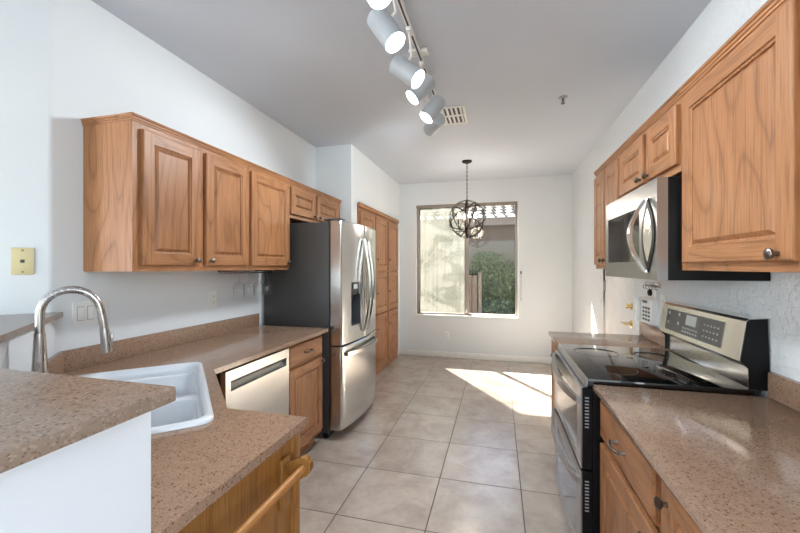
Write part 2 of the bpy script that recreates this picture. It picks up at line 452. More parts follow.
# ------------------------------------------------------------------ window
win = bpy.data.objects.new('window_1', None); COL.objects.link(win); win.location = (-0.4915, YB+0.10, WZ0); struct(win)
def wl_(x): return x + 0.4915
wx0, wx1, wh = WX0+0.4915, WX1+0.4915, WZ1-WZ0
bm = nb(); fw = 0.035
box(bm, wx0, wx0+fw, -0.03, 0.05, 0, wh, 0, 0.004); box(bm, wx1-fw, wx1, -0.03, 0.05, 0, wh, 0, 0.004)
box(bm, wx0+fw, wx1-fw, -0.03, 0.05, 0, fw, 0, 0.004); box(bm, wx0+fw, wx1-fw, -0.03, 0.05, wh-fw, wh, 0, 0.004)
obj('window_frame', bm, 'winframe', win)
xm = 0.012
bm = nb(); box(bm, xm-0.03, xm+0.03, -0.02, 0.04, fw, wh-fw, 0, 0.004); obj('meeting_stile', bm, 'winframe', win)
bm = nb(); box(bm, xm-0.012, xm+0.012, -0.04, -0.02, 0.05, 0.10, 0, 0.003); obj('latch', bm, 'white_plastic', win)
bm = nb(); box(bm, xm+0.03, wx1-fw, 0.012, 0.016, fw, wh-fw); obj('pane', bm, 'glass', win)
bm = nb(); box(bm, wx0+fw, xm-0.03, 0.012, 0.016, fw, wh-fw); obj('pane', bm, 'glass', win)
bm = nb()
nx, nz = 30, 44
gx = [wx0+fw+(xm-0.03-wx0-fw)*i/nx for i in range(nx+1)]; gz = [fw+(wh-2*fw)*j/nz for j in range(nz+1)]
vv = [[bm.verts.new((x, 0.034+0.006*math.sin(9*x+2.2*math.sin(3.1*z))*math.sin(2.3*z+4*x), z)) for x in gx] for z in gz]
for j in range(nz):
    for i in range(nx): bm.faces.new((vv[j][i], vv[j][i+1], vv[j+1][i+1], vv[j+1][i]))
obj('sun_screen', bm, 'screen', win)
bm = nb(); box(bm, WX0+0.002, WX1-0.002, YB-0.022, YB+0.068, WZ0-0.002, WZ0+0.012, 0, 0.004)
struct(obj('trim_sill', bm, 'trim'))
t = thing('roller_shade', 'taupe rolled-up shade across the top of the window', 'window shade', (-0.4915, YB+0.03, WZ1-0.065))
bm = nb(); lathe(bm, [(0.020, 0), (0.020, WX1-WX0-0.02)], (wx0+0.01, 0, 0.040), (1, 0, 0), 20); obj('roll', bm, 'shade_roll', t)
bm = nb(); box(bm, wx0+0.004, wx1-0.004, -0.034, -0.028, 0.014, 0.062, 0, 0.002); obj('valance', bm, 'shade_roll', t)
t = thing('cord_cleat', 'small dark shade cord hanging on a cleat right of the window', 'cord', (0.321, YB, 0.90))
bm = nb(); box(bm, -0.010, 0.010, -0.018, -0.001, 0.395, 0.44, 0, 0.004); obj('cleat', bm, 'darkgrey', t)
bm = nb(); tube(bm, [(0, -0.009, 0.40), (0.004, -0.008, 0.25), (0.0, -0.008, 0.05)], 0.0025, 6); lathe(bm, [(0.004, 0), (0.007, 0.03), (0.004, 0.05)], (0, -0.008, 0.0)); obj('cord', bm, 'grey_plastic', t)

# ------------------------------------------------------------------ door in the right wall
door = bpy.data.objects.new('door_1', None); COL.objects.link(door); door.location = (XR, 0, 0); struct(door)
bm = nb(); box(bm, 0.012, 0.052, DY0+0.022, DY1-0.022, 0.008, DZ-0.02, 0, 0.002)
obj('door_leaf', bm, 'trim', door)
bm = nb()
for a in ((DY0+0.0005, DY0+0.018, 0, DZ-0.0005), (DY1-0.018, DY1-0.0005, 0, DZ-0.0005), (DY0+0.018, DY1-0.018, DZ-0.018, DZ-0.0005)):
    box(bm, -0.004, 0.10, a[0], a[1], a[2], a[3], 0, 0.003)
obj('door_frame', bm, 'trim', door)
for z in (0.30, 1.16, 1.80):
    bm = nb(); lathe(bm, [(0.007, 0), (0.007, 0.10)], (0.004, DY1-0.024, z)); box(bm, 0.006, 0.0135, DY1-0.05, DY1-0.024, z, z+0.10)
    obj('hinge', bm, 'grey_plastic', door)
bm = nb(); lathe(bm, [(0.03, 0), (0.032, 0.006), (0.02, 0.012), (0.016, 0.03)], (0.012, DY0+0.09, 1.085), (-1, 0, 0)); box(bm, -0.034, -0.012, DY0+0.086, DY0+0.094, 1.065, 1.105, 0, 0.002)
obj('deadbolt', bm, 'brass', door)
bm = nb(); lathe(bm, [(0.032, 0), (0.034, 0.006), (0.022, 0.014), (0.012, 0.018), (0.012, 0.045)], (0.012, DY0+0.09, 0.945), (-1, 0, 0))
tube(bm, [(-0.033, DY0+0.085, 0.945), (-0.036, DY0+0.13, 0.945), (-0.034, DY0+0.20, 0.942)], [0.010, 0.009, 0.007], 10)
obj('door_handle', bm, 'brass', door)

# ------------------------------------------------------------------ cabinet kit (local frame: x = width, front faces -y, z up)
def knob(parent, x, y, z, name='knob'):
    bm = nb(); lathe(bm, [(0.007, 0), (0.006, 0.010), (0.012, 0.014), (0.0155, 0.019), (0.0155, 0.023), (0.011, 0.027), (0.004, 0.029)], (x, y, z), (0, -1, 0), 18)
    return obj(name, bm, 'pewter', parent)
def pull(parent, x, y, z, w=0.085):
    bm = nb()
    for s in (-1, 1):
        lathe(bm, [(0.008, 0), (0.0065, 0.004), (0.0045, 0.024)], (x+s*w/2, y, z), (0, -1, 0), 12)
    tube(bm, [(x-w/2-0.014, y-0.021, z+0.002)] + [(x-w/2+w*i/8, y-0.024-0.010*math.sin(PI*i/8), z) for i in range(9)] + [(x+w/2+0.014, y-0.021, z+0.002)],
         [0.003, 0.005, 0.0055, 0.006, 0.0062, 0.0062, 0.0062, 0.006, 0.0055, 0.005, 0.003], 10)
    return obj('pull', bm, 'pewter', parent)
def raised_panel(name, parent, x0, x1, z0, z1, y=0.0, t=0.02, fw=0.058, mats=('oak', 'oak_rail')):
    """raised-panel door: stiles and rails with a bevelled field; its front stands at y-t"""
    bm = nb()
    def ring(i, d): return [(x0+i, y-d, z0+i), (x1-i, y-d, z0+i), (x1-i, y-d, z1-i), (x0+i, y-d, z1-i)]
    fw = min(fw, (x1-x0)*0.28, (z1-z0)*0.30)
    rings(bm, [ring(0, 0), ring(0, t-0.005), ring(0.0018, t-0.0015), ring(0.005, t)], 0, True, False)
    i, o = fw, 0.005
    def quad(a, b, c, d, mi):
        f = bm.faces.new([bm.verts.new(p) for p in (a, b, c, d)]); f.material_index = mi
    X0, X1, Z0, Z1, Y = x0+o, x1-o, z0+o, z1-o, y-t
    xi0, xi1, zi0, zi1 = x0+i, x1-i, z0+i, z1-i
    quad((X0, Y, Z0), (xi0, Y, Z0), (xi0, Y, Z1), (X0, Y, Z1), 0)
    quad((xi1, Y, Z0), (X1, Y, Z0), (X1, Y, Z1), (xi1, Y, Z1), 0)
    quad((xi0, Y, Z0), (xi1, Y, Z0), (xi1, Y, zi0), (xi0, Y, zi0), 1)
    quad((xi0, Y, zi1), (xi1, Y, zi1), (xi1, Y, Z1), (xi0, Y, Z1), 1)
    s = min(1.0, fw/0.058)
    rings(bm, [ring(i, t), ring(i+0.003*s, t-0.006), ring(i+0.009*s, t-0.008), ring(i+0.010*s, t-0.0145), ring(i+0.013*s, t-0.0145), ring(i+0.025*s, t-0.004), ring(i+0.027*s, t-0.003)], 0, False, True)
    ob = obj(name, bm, list(mats), parent, smooth=20)
    return ob
def slab_front(name, parent, x0, x1, z0, z1, y=0.0, t=0.02, mats=('oak_rail',)):
    bm = nb()
    def ring(i, d): return [(x0+i, y-d, z0+i), (x1-i, y-d, z0+i), (x1-i, y-d, z1-i), (x0+i, y-d, z1-i)]
    rings(bm, [ring(0, 0), ring(0, t-0.007), ring(0.004, t-0.003), ring(0.010, t)], 0)
    return obj(name, bm, list(mats), parent, smooth=20)
def upper_cabinet(label, loc, rotz, w, h, depth, doors, group=None, left_end=False, right_end=False, crown=True):
    c = thing('wall_cabinet', label, 'cabinet', loc, rotz, group)
    bm = nb(); g = 0.0004
    box(bm, g, w-g, 0.019, depth-0.001, 0.012, h-0.0005, 0)                  # box
    box(bm, g, g+0.016, 0.019, depth-0.001, 0, 0.012, 0); box(bm, w-g-0.016, w-g, 0.019, depth-0.001, 0, 0.012, 0)
    obj('carcass', bm, 'oak', c)
    bm = nb()
    xs = sorted({0.0, w} | {(doors[i][1]+doors[i+1][0])/2 for i in range(len(doors)-1)})
    for k, x in enumerate(xs):
        a, b = max(g, x-0.022), min(w-g, x+0.022)
        if k == 0: b = doors[0][0]+0.012
        if k == len(xs)-1: a = doors[-1][1]-0.012
        box(bm, a, b, 0, 0.0188, 0, h, 0)
    zs0, zs1 = doors[0][2], doors[0][3]
    edges = []
    for k in range(len(xs)-1):
        a = doors[0][0]+0.012 if k == 0 else xs[k]+0.022
        b = doors[-1][1]-0.012 if k == len(xs)-2 else xs[k+1]-0.022
        box(bm, a, b, 0, 0.0188, 0, zs0+0.012, 1); box(bm, a, b, 0, 0.0188, zs1-0.012, h, 1)
        box(bm, a, b, 0.0100, 0.0188, zs0+0.012, zs1-0.012, 2)
    obj('face_frame', bm, ['oak', 'oak_rail', 'dark_gap'], c)
    if crown:
        bm = nb()
        e0 = -0.0125 if left_end else g; e1 = w+0.0125 if right_end else w-g
        prof = [(-0.0005, h-0.020), (-0.004, h-0.019), (-0.005, h-0.012), (-0.0035, h-0.010), (-0.008, h-0.008), (-0.009, h-0.001), (-0.007, h+0.001), (-0.013, h+0.004), (-0.015, h+0.012), (0.02, h+0.012), (0.02, h+0.0006), (-0.0005, h+0.0006)]
        prism(bm, prof, e0, e1, 'x', 0)
        for on, s, x in ((left_end, -1, 0), (right_end, 1, w)):
            if on:
                pr = [(x + s*(-p[0]*0.8), p[1]) for p in prof]
                prism(bm, pr, 0.0, depth-0.001, 'y', 1)
        obj('crown_moulding', bm, ['oak_rail', 'oak_rail'], c)
    for (a, b, z0, z1, kx, kz) in doors:
        d = raised_panel('door', c, a, b, z0, z1, -0.0006)
        if kx is not None: knob(d, kx, -0.0206, kz)
    return c
UZ = 1.378
def hr(h): return h
UH = 0.724      # carcass height of the tall uppers
dz0, dz1 = 0.030, 0.678
XF = XL+0.305    # left face-frame plane
# left run: local x = Y - Y0
Y0 = 1.360
upper_cabinet('oak wall cabinet with two tall doors nearest the sink, its end panel showing', (XF, Y0, UZ), R(90), 0.822, UH, 0.304,
    [(1.400-Y0, 1.748-Y0, dz0, dz1, 1.748-Y0-0.03, dz0+0.028), (1.796-Y0, 2.170-Y0, dz0, dz1, 1.796-Y0+0.03, dz0+0.028)], left_end=True)
Y0 = 2.183
upper_cabinet('oak wall cabinet with one tall door, between the double cabinet and the refrigerator', (XF, Y0, UZ), R(90), 0.512, UH, 0.304,
    [(2.206-Y0, 2.683-Y0, dz0, dz1, 2.683-Y0-0.03, dz0+0.028)])
Y0 = 2.696; B2 = 0.425
upper_cabinet('short oak wall cabinet with two small doors above the refrigerator', (XF, Y0, UZ+B2), R(90), 1.016, UH-B2, 0.304,
    [(2.710-Y0, 3.125-Y0, 0.030, dz1-B2, 3.125-Y0-0.03, 0.055), (3.160-Y0, 3.63-Y0, 0.030, dz1-B2, 3.16-Y0+0.03, 0.055)], right_end=True)
# right run: local x = Y0 - Y
XFR = 0.72
Y0 = 3.135
upper_cabinet('narrow two-door oak wall cabinet at the right wall\'s far end, left of the microwave', (XFR, Y0, UZ+0.008), R(-90), 0.61, UH, 0.298,
    [(0.022, 0.288, dz0, dz1, 0.26, dz0+0.028), (0.318, 0.595, dz0, dz1, 0.346, dz0+0.028)], left_end=True)
Y0 = 2.523; B3 = 0.405
upper_cabinet('short oak wall cabinet with two small doors directly above the microwave', (XFR, Y0, UZ+0.008+B3), R(-90), 0.764, UH-B3, 0.298,
    [(0.022, 0.403, 0.030, dz1-B3, 0.403-0.03, 0.052), (0.440, 0.786-0.03, 0.030, dz1-B3, 0.47, 0.052)])
Y0 = 1.757
upper_cabinet('large single-door oak wall cabinet right of the microwave, grain panel in full view', (XFR, Y0, UZ+0.008), R(-90), 0.642, UH, 0.298,
    [(0.045, 0.622, dz0, dz1, 0.622-0.048, dz0+0.018)])
Y0 = 1.113
upper_cabinet('oak wall cabinet cut by the right edge of the picture, beside the large single-door one', (XFR, Y0, UZ+0.008), R(-90), 0.60, UH, 0.298,
    [(0.030, 0.58, dz0, dz1, 0.06, dz0+0.030)])

# ------------------------------------------------------------------ base cabinets
CT = 0.914; CTH = 0.026; RCT = 0.900; BH = CT-CTH-0.001
def base_cabinet(label, loc, rotz, w, depth, drawers, doors, group=None, toe=0.07, BH=BH):
    c = thing('base_cabinet', label, 'cabinet', loc, rotz, group)
    g = 0.0005
    bm = nb(); prism(bm, [(0.019, 0.10), (0.019, BH), (depth, BH), (depth, 0.0), (toe, 0.0), (toe, 0.10)], g, w-g, 'x', 0)
    obj('carcass', bm, 'oak', c)
    bm = nb(); box(bm, g, w-g, toe-0.008, toe-0.0005, 0.0, 0.10); obj('toe_kick', bm, 'oak_rail', c)
    bm = nb()
    allx = [d[:2] for d in (doors or drawers)]
    x0 = min(a for a, b in allx); x1 = max(b for a, b in allx)
    box(bm, g, x0+0.012, 0, 0.0187, 0.10, BH, 0); box(bm, x1-0.012, w-g, 0, 0.0187, 0.10, BH, 0)
    box(bm, x0+0.012, x1-0.012, 0, 0.0187, 0.10, 0.16, 1); box(bm, x0+0.012, x1-0.012, 0, 0.0187, BH-0.05, BH, 1)
    box(bm, x0+0.012, x1-0.012, 0.004, 0.0187, 0.16, BH-0.05, 1)
    obj('face_frame', bm, ['oak', 'oak_rail'], c)
    for (a, b, z0, z1) in drawers:
        d = slab_front('drawer', c, a, b, z0, z1, -0.0006)
        pull(d, (a+b)/2, -0.0206, (z0+z1)/2)
    for (a, b, z0, z1, kx, kz) in doors:
        d = raised_panel('door', c, a, b, z0, z1, -0.0006)
        if kx is not None: knob(d, kx, -0.0206, kz)
    return c
XBL = -1.355
base_cabinet('oak base cabinet with a drawer over one door, between dishwasher and refrigerator', (XBL, 2.183, 0), R(90), 0.52, 0.593,
    [(0.020, 0.498, 0.725, 0.862)], [(0.020, 0.498, 0.135, 0.700, 0.475, 0.672)])
XBR = 0.432
base_cabinet('far right oak base cabinet with a drawer over one door, beyond the range', (0.412, 3.085, 0), R(-90), 0.555, 0.586,
    [(0.02, 0.535, 0.70, 0.855)], [(0.02, 0.535, 0.135, 0.675, 0.50, 0.645)], BH=RCT-CTH-0.001)
base_cabinet('right oak base cabinet nearest the range, drawer with pewter pull over a door', (XBR, 1.745, 0), R(-90), 0.60, 0.586,
    [(0.012, 0.572, 0.690, 0.850)], [(0.012, 0.572, 0.135, 0.662, 0.535, 0.625)], BH=RCT-CTH-0.001)
base_cabinet('right oak base cabinet with a full-height door, cut by the bottom of the picture', (XBR, 1.143, 0), R(-90), 0.62, 0.586,
    [], [(0.020, 0.600, 0.135, 0.850, 0.06, 0.80)], BH=RCT-CTH-0.001)
base_cabinet('right oak base cabinet under the near end of the long right counter', (XBR, 0.521, 0), R(-90), 0.66, 0.586,
    [(0.02, 0.64, 0.690, 0.850)], [(0.02, 0.64, 0.135, 0.662, 0.06, 0.62)], BH=RCT-CTH-0.001)

# ------------------------------------------------------------------ left peninsula base (sink corner), hollow shell
pen = thing('peninsula_base', 'golden oak peninsula base below the sink counter, towel bar on its end', 'cabinet', (-1.3, 1.0, 0))
def PL(pts): return [(x+1.3, y-1.0) for x, y in pts]
bm = nb()
box(bm, -0.640+1.3, -0.622+1.3, 0.545-1.0, 1.030-1.0, 0, BH, 0)
obj('end_panel', bm, 'oak_gold', pen)
bm = nb(); box(bm, -0.66+1.3, -0.612+1.3, 1.031-1.0, 1.072-1.0, 0, BH, 0, 0.003); obj('corner_post', bm, 'oak_gold', pen)
bm = nb(); box(bm, -0.93+1.3, -0.661+1.3, 1.040-1.0, 1.058-1.0, 0.0, BH); obj('side_panel', bm, 'oak', pen)
# diagonal sink front
a = Vector((-0.93, 1.045)); b2 = Vector((-1.372, 1.487)); nrm = Vector((-1, -1)).normalized()*0.018
bm = nb(); prism(bm, PL([tuple(a), tuple(b2), (-1.375, 1.5645), (-1.393, 1.5645), (-1.393, 1.480), tuple(a+nrm)]), 0.10, BH); obj('sink_front', bm, 'oak', pen)
bm = nb(); box(bm, -1.93+1.3, -1.376+1.3, 1.565-1.0, 1.583-1.0, 0, BH); obj('side_panel', bm, 'oak', pen)
L = (b2-a).length
for i in range(2):
    x0 = 0.03 + i*(L-0.03)/2; x1 = x0 + (L-0.09)/2
    d = raised_panel('door', pen, x0, x1, 0.135, 0.84, -0.0006)
    d.location = (a.x+1.3+0.0009, a.y-1.0+0.0009, 0); d.rotation_euler = (0, 0, R(135))
    k = knob(d, x1-0.03 if i == 0 else x0+0.03, -0.0206, 0.80)

# towel bar on the end panel
tb = thing('towel_bar', 'golden wooden towel bar with bracket on the end of the peninsula', 'towel bar', (-0.622, 0.985, 0.76))
for yb in (0.0, -0.40):
    bm = nb(); box(bm, 0.0006, 0.014, yb-0.022, yb+0.022, -0.075, 0.075, 0, 0.004)
    prism(bm, [(0.0142, 0.056), (0.046, 0.072), (0.068, 0.086), (0.084, 0.084), (0.095, 0.072), (0.097, 0.054), (0.088, 0.036), (0.070, 0.026), (0.046, 0.012), (0.0142, -0.030)], yb-0.011, yb+0.011, 'y', 0)
    lathe(bm, [(0.004, 0), (0.004, 0.003)], (0.014, yb+0.0, 0.062), (1, 0, 0), 10); lathe(bm, [(0.004, 0), (0.004, 0.003)], (0.014, yb, -0.062), (1, 0, 0), 10)
    obj('bracket', bm, 'oak_gold', tb)
bm = nb(); tube(bm, [(0.076, -0.0115, 0.058), (0.076, -0.3885, 0.058)], 0.011, 14); obj('rod', bm, 'oak_gold_x', tb)

# ------------------------------------------------------------------ half wall and raised bar
BZ = 1.195; PY = 0.535
KX = -1.18          # where the near segment turns 45 degrees
dg = -0.70          # diagonal face:  x + y = dg
bm = nb()
kx = dg-PY
far = Vector((-1.955, 1.255)); off = Vector((-1, -1)).normalized()*0.16
end = (XL+0.001, dg-XL-0.001)
# polygon of the half wall
pw = [(-0.604, PY), (kx, PY), (-1.928, dg+1.928), (-1.928+off.x*0.96, dg+1.928+off.y*0.96), (kx-0.07, PY-0.16), (kx-0.07, 0.20), (-0.604, 0.20)]
def inter(): pass
prism(bm, pw, 0, BZ-0.0235); struct(obj('wall_half', bm, 'pony'))
bar = thing('raised_bar', 'speckled brown stone raised bar top on the white half wall', 'bar top', (-1.0, 0.4, BZ-0.023))
bm = nb()
bp = [(-0.532-0.010*(1-math.sin(R(t))), 0.524-0.010*(1-math.cos(R(t)))) for t in (90, 67, 45, 22, 0)] + [ (dg+0.035-0.522, 0.522), (-1.922, dg+0.035+1.922), (-2.13, 1.02), (-1.40, 0.25), (-1.40, 0.06), (-0.53, 0.06)]
bp = [(x+1.0, y-0.4) for x, y in bp]
prism(bm, bp, 0.0, 0.023, 'z', 0, 0.003); obj('slab', bm, 'quartz_bar', bar)

# ------------------------------------------------------------------ left countertop with sink cut-out
SC = Vector((-1.323, 1.0935))        # sink centre
u = Vector((-1, 1)).normalized(); v = Vector((-1, -1)).normalized()   # along / towards the wall
SLn, SW = 0.825, 0.50
def sw(a, b): p = SC + u*a + v*b; return (p.x, p.y)
ctop = thing('countertop', 'left speckled brown stone countertop with the white sink in its corner', 'countertop', (-1.3, 1.4, CT-CTH))
o0 = (-1.3, 1.4)
outer = [(XL+0.001, 2.715), (XL+0.001, dg-XL+0.004), (dg+0.004-PY, PY+0.002), (-0.598, PY+0.002), (-0.598, 1.092), (-0.902, 1.092), (-1.303, 1.487), (-1.303, 2.715)]
hole = [sw(a, b) for a, b in rrect(-SLn/2+0.02, SLn/2-0.02, -SW/2+0.02, SW/2-0.02, 0.05, 5)]
loc = lambda lp: [(x-o0[0], y-o0[1]) for x, y in lp]
bm = nb()
up = holed(bm, loc(outer), [loc(hole)], CTH, 0, True)
dn = holed(bm, loc(outer), [loc(hole)], 0.0, 0, False)
for a_, b_ in zip(dn, up): skirt(bm, a_, b_)
obj('slab', bm, 'quartz', ctop, smooth=30)
bm = nb()
SPH = 0.098; ts = 0.020
box(bm, XL+0.001-o0[0], XL+0.001+ts-o0[0], dg-XL+0.012-o0[1], 2.715-o0[1], CTH+0.0003, CTH+SPH, 0, 0.002)
p0 = Vector((XL+0.003, dg-XL+0.004)); p1 = Vector((dg+0.006-PY, PY+0.004))
n_ = Vector((1, 1)).normalized()*ts
prism(bm, loc([tuple(p0), tuple(p1), tuple(p1+n_), tuple(p0+n_)]), CTH+0.0003, CTH+SPH, 'z', 0, 0.002)
obj('backsplash', bm, 'quartz', ctop)

# sink
sk_ = thing('kitchen_sink', 'white double-bowl ceramic sink set diagonally in the corner counter', 'sink', (SC.x, SC.y, CT), R(135))
bm = nb()    # local x along u, local y along v (u rotated +90 degrees)
def rr_(i, r): return rrect(-SLn/2+i, SLn/2-i, -SW/2+i, SW/2-i, r, 6)
def at_z(p, z): return [(x, y, z) for x, y in p]
ri = 0.020; deck = 0.072
inn = lambda g: rrect(-SLn/2+ri+g, SLn/2-ri-g, -SW/2+ri+g, SW/2-deck-g, 0.055-g*0.5, 6)
vv = rings(bm, [at_z(rr_(0, 0.045), 0.0006), at_z(rr_(0.0, 0.045), 0.008), at_z(rr_(0.004, 0.042), 0.013), at_z(rr_(0.010, 0.038), 0.016), at_z(inn(-0.006), 0.016), at_z(inn(0.0), 0.014), at_z(inn(0.006), 0.0), at_z(inn(0.010), -0.030)], 0, False, False)
ix0, ix1, iy0, iy1 = -SLn/2+ri+0.010, SLn/2-ri-0.010, -SW/2+ri+0.010, SW/2-deck-0.010
b1 = rrect(ix0+0.004, -0.018, iy0+0.004, iy1-0.004, 0.046, 6); b3 = rrect(0.018, ix1-0.004, iy0+0.004, iy1-0.004, 0.046, 6)
lp = holed(bm, rrect(ix0, ix1, iy0, iy1, 0.050, 6), [b1, b3], -0.030, 0, True)
for (x0, x1) in ((ix0+0.004, -0.018), (0.018, ix1-0.004)):
    rr2 = lambda g, r: rrect(x0+g, x1-g, iy0+0.004+g, iy1-0.004-g, r, 6)
    rings(bm, [at_z(rr2(0, 0.046), -0.030), at_z(rr2(0.006, 0.046), -0.038), at_z(rr2(0.018, 0.05), -0.170), at_z(rr2(0.05, 0.05), -0.192), at_z(rr2(0.11, 0.03), -0.196)], 0, False, True)
so_ = obj('basin', bm, 'white_ceramic', sk_, smooth=50)
for x in ((ix0-0.014)/2, (ix1+0.014)/2):
    bm = nb(); lathe(bm, [(0.042, 0), (0.042, 0.003), (0.030, 0.002), (0.006, 0.001)], (x, (iy0+iy1)/2, -0.1955)); obj('drain', bm, 'stainless', sk_)

# faucet
fx = Vector((-1.512, 0.918))
fa = thing('faucet', 'brushed nickel gooseneck pull-down faucet behind the sink', 'faucet', (fx.x, fx.y, CT+0.019), R(45))
bm = nb(); lathe(bm, [(0.030, 0), (0.030, 0.006), (0.027, 0.012), (0.0245, 0.06), (0.0205, 0.12), (0.0170, 0.20), (0.0150, 0.242)], seg=24); obj('body', bm, 'nickel', fa)
bm = nb(); zt = 0.320; rr0 = 0.082
path = [(0, 0, 0.243), (0, 0, 0.29)] + [(rr0-rr0*math.cos(PI*i/16), 0, zt-0.015+rr0*math.sin(PI*i/16)) for i in range(0, 16)] + [(2*rr0+0.004, 0, zt-0.03), (2*rr0+0.010, 0, zt-0.075)]
tube(bm, path, 0.0130, 11); obj('spout', bm, 'nickel', fa)
bm = nb(); lathe(bm, [(0.0140, 0), (0.0150, 0.02), (0.0165, 0.075), (0.0165, 0.088), (0.012, 0.090)], (2*rr0+0.010, 0, zt-0.0755), (0.09, 0, -1), 20)
box(bm, 2*rr0+0.029, 2*rr0+0.036, -0.006, 0.006, zt-0.14, zt-0.10, 0, 0.002); obj('spray_head', bm, 'nickel', fa)
bm = nb(); lathe(bm, [(0.014, 0), (0.014, 0.035)], (0, -0.022, 0.055), (0, -1, 0), 16); tube(bm, [(0, -0.050, 0.055), (0.004, -0.056, 0.10), (0.012, -0.064, 0.15)], [0.009, 0.007, 0.006], 10)
obj('lever', bm, 'nickel', fa)

# ------------------------------------------------------------------ right countertops
def straight_top(label, loc, y0, y1, xf=0.390):
    c = thing('countertop', label, 'countertop', loc)
    bm = nb(); box(bm, xf-loc[0], XR-0.001-loc[0], y0-loc[1], y1-loc[1], 0, CTH, 0, 0.003); obj('slab', bm, 'quartz', c)
    bm = nb(); box(bm, XR-0.021-loc[0], XR-0.001-loc[0], y0-loc[1], y1-loc[1], CTH+0.0003, CTH+SPH, 0, 0.002); obj('backsplash', bm, 'quartz', c)
    return c
straight_top('short speckled stone countertop beyond the range, on the far right cabinet', (0.7, 2.8, RCT-CTH), 2.528, 3.098, 0.376)
straight_top('long speckled stone countertop in the right foreground beside the range', (0.7, 0.8, RCT-CTH), -0.16, 1.747)

# ------------------------------------------------------------------ dishwasher
dw = thing('dishwasher', 'white-silver stainless dishwasher with pocket handle under the left counter', 'dishwasher', (-1.335, 1.588, 0), R(90))
bm = nb(); box(bm, 0.004, 0.588, 0.022, 0.58, 0.05, 0.872, 0); obj('tub', bm, 'dark_gap', dw)
bm = nb()
DW, d0, d1 = 0.592, 0.115, 0.868
hx0, hx1, hz0, hz1 = 0.040, 0.560, 0.762, 0.815
for (a, b, c_, d_) in ((0.003, hx0, d0, d1), (hx1, DW-0.003, d0, d1), (hx0, hx1, d0, hz0), (hx0, hx1, hz1, d1)):
    box(bm, a, b, -0.010, 0.021, c_, d_, 0)
obj('door', bm, 'stainless_v', dw, smooth=0)
bm = nb()
box(bm, hx0+0.0003, hx1-0.0003, 0.012, 0.0205, hz0+0.0003, hz1-0.0003, 0)
prism(bm, [(0.0118, hz1-0.0003), (-0.004, hz1-0.0003), (0.0118, hz1-0.020)], hx0+0.0003, hx1-0.0003, 'x', 0)
obj('pocket_handle', bm, 'pocket', dw)
bm = nb(); box(bm, 0.003, DW-0.003, 0.06, 0.075, 0.0, 0.11); obj('kick_plate', bm, 'black', dw)

# ------------------------------------------------------------------ refrigerator
FY0, FY1 = 2.765, 3.640
FW = FY1-FY0; BX = 0.0
fr = thing('refrigerator', 'stainless french-door refrigerator with dark grey sides and water dispenser', 'refrigerator', (-1.320, FY0, 0), R(90))
# local: x along width, -y towards the room
bm = nb(); box(bm, 0, FW, 0.0, 0.60, 0.055, 1.762, 0, 0.004); obj('body', bm, 'charcoal', fr)
for x in (0.05, FW-0.05):
    bm = nb(); lathe(bm, [(0.022, 0), (0.022, 0.03), (0.012, 0.034), (0.012, 0.056)], (x, 0.05, 0), seg=14); obj('foot', bm, 'black', fr)
bm = nb(); box(bm, 0.01, FW-0.01, 0.01, 0.03, 0.02, 0.054); obj('grille', bm, 'black', fr)
def bow(x): return 0.105 + 0.045*(1-((x-FW/2)/(FW/2))**2)
def door_arc(name, x0, x1, z0, z1, hole=None, mat='stainless_v'):
    xs = sorted({x0+(x1-x0)*i/14 for i in range(15)} | ({hole[0], hole[1]} if hole else set()))
    zs = [z0, z0+0.006] + ([hole[2], hole[3]] if hole else []) + [z1-0.006, z1]
    bm = nb(); g = {}
    def ed(x):      # rounded long edges
        e = min(x-x0, x1-x); return bow(x) - (0.010*(1-min(1, e/0.012))**2 if e < 0.012 else 0)
    xs = sorted(set(xs) | {x0+0.004, x0+0.012, x1-0.004, x1-0.012})
    F = [[bm.verts.new((x, -ed(x)+(0.005 if j in (0, len(zs)-1) else 0), z)) for x in xs] for j, z in enumerate(zs)]
    B = [[bm.verts.new((x, -0.012, z)) for x in xs] for z in zs]
    for j in range(len(zs)-1):
        for i in range(len(xs)-1):
            if hole and xs[i] >= hole[0]-1e-6 and xs[i+1] <= hole[1]+1e-6 and abs(zs[j]-hole[2]) < 1e-6:
                continue
            bm.faces.new((F[j][i], F[j][i+1], F[j+1][i+1], F[j+1][i]))
    for j in (0, len(zs)-1):
        for i in range(len(xs)-1): bm.faces.new((F[j][i], F[j][i+1], B[j][i+1], B[j][i]))
    for i in (0, len(xs)-1):
        for j in range(len(zs)-1): bm.faces.new((F[j][i], F[j+1][i], B[j+1][i], B[j][i]))
    bm.faces.new((B[0][0], B[0][-1], B[-1][-1], B[-1][0]))
    for j in range(len(zs)): 
        for i in range(1, len(xs)-1):
            if 0 < j < len(zs)-1: bm.verts.remove(B[j][i])
    return obj(name, bm, mat, fr, smooth=30)
SEAM = 0.415
hole = (0.150, 0.325, 0.905, 1.270)
ld = door_arc('door', 0.002, SEAM-0.003, 0.768, 1.772, hole)
rd = door_arc('door', SEAM+0.003, FW-0.002, 0.768, 1.772)
fz = door_arc('freezer_drawer', 0.002, FW-0.002, 0.085, 0.755)
# dispenser
bm = nb(); hx0, hx1, hz0, hz1 = hole
def yb(x): return -bow(x)+0.0008
for (xa, xb, za, zb) in ((hx0, hx1, hz1-0.105, hz1-0.0005),):
    N = 6
    xs = [xa+(xb-xa)*i/N for i in range(N+1)]
    fr1 = [[(x, yb(x), za), (x, yb(x), zb), (x, yb(x)+0.02, zb), (x, yb(x)+0.02, za)] for x in xs]
    rings(bm, fr1, 0)
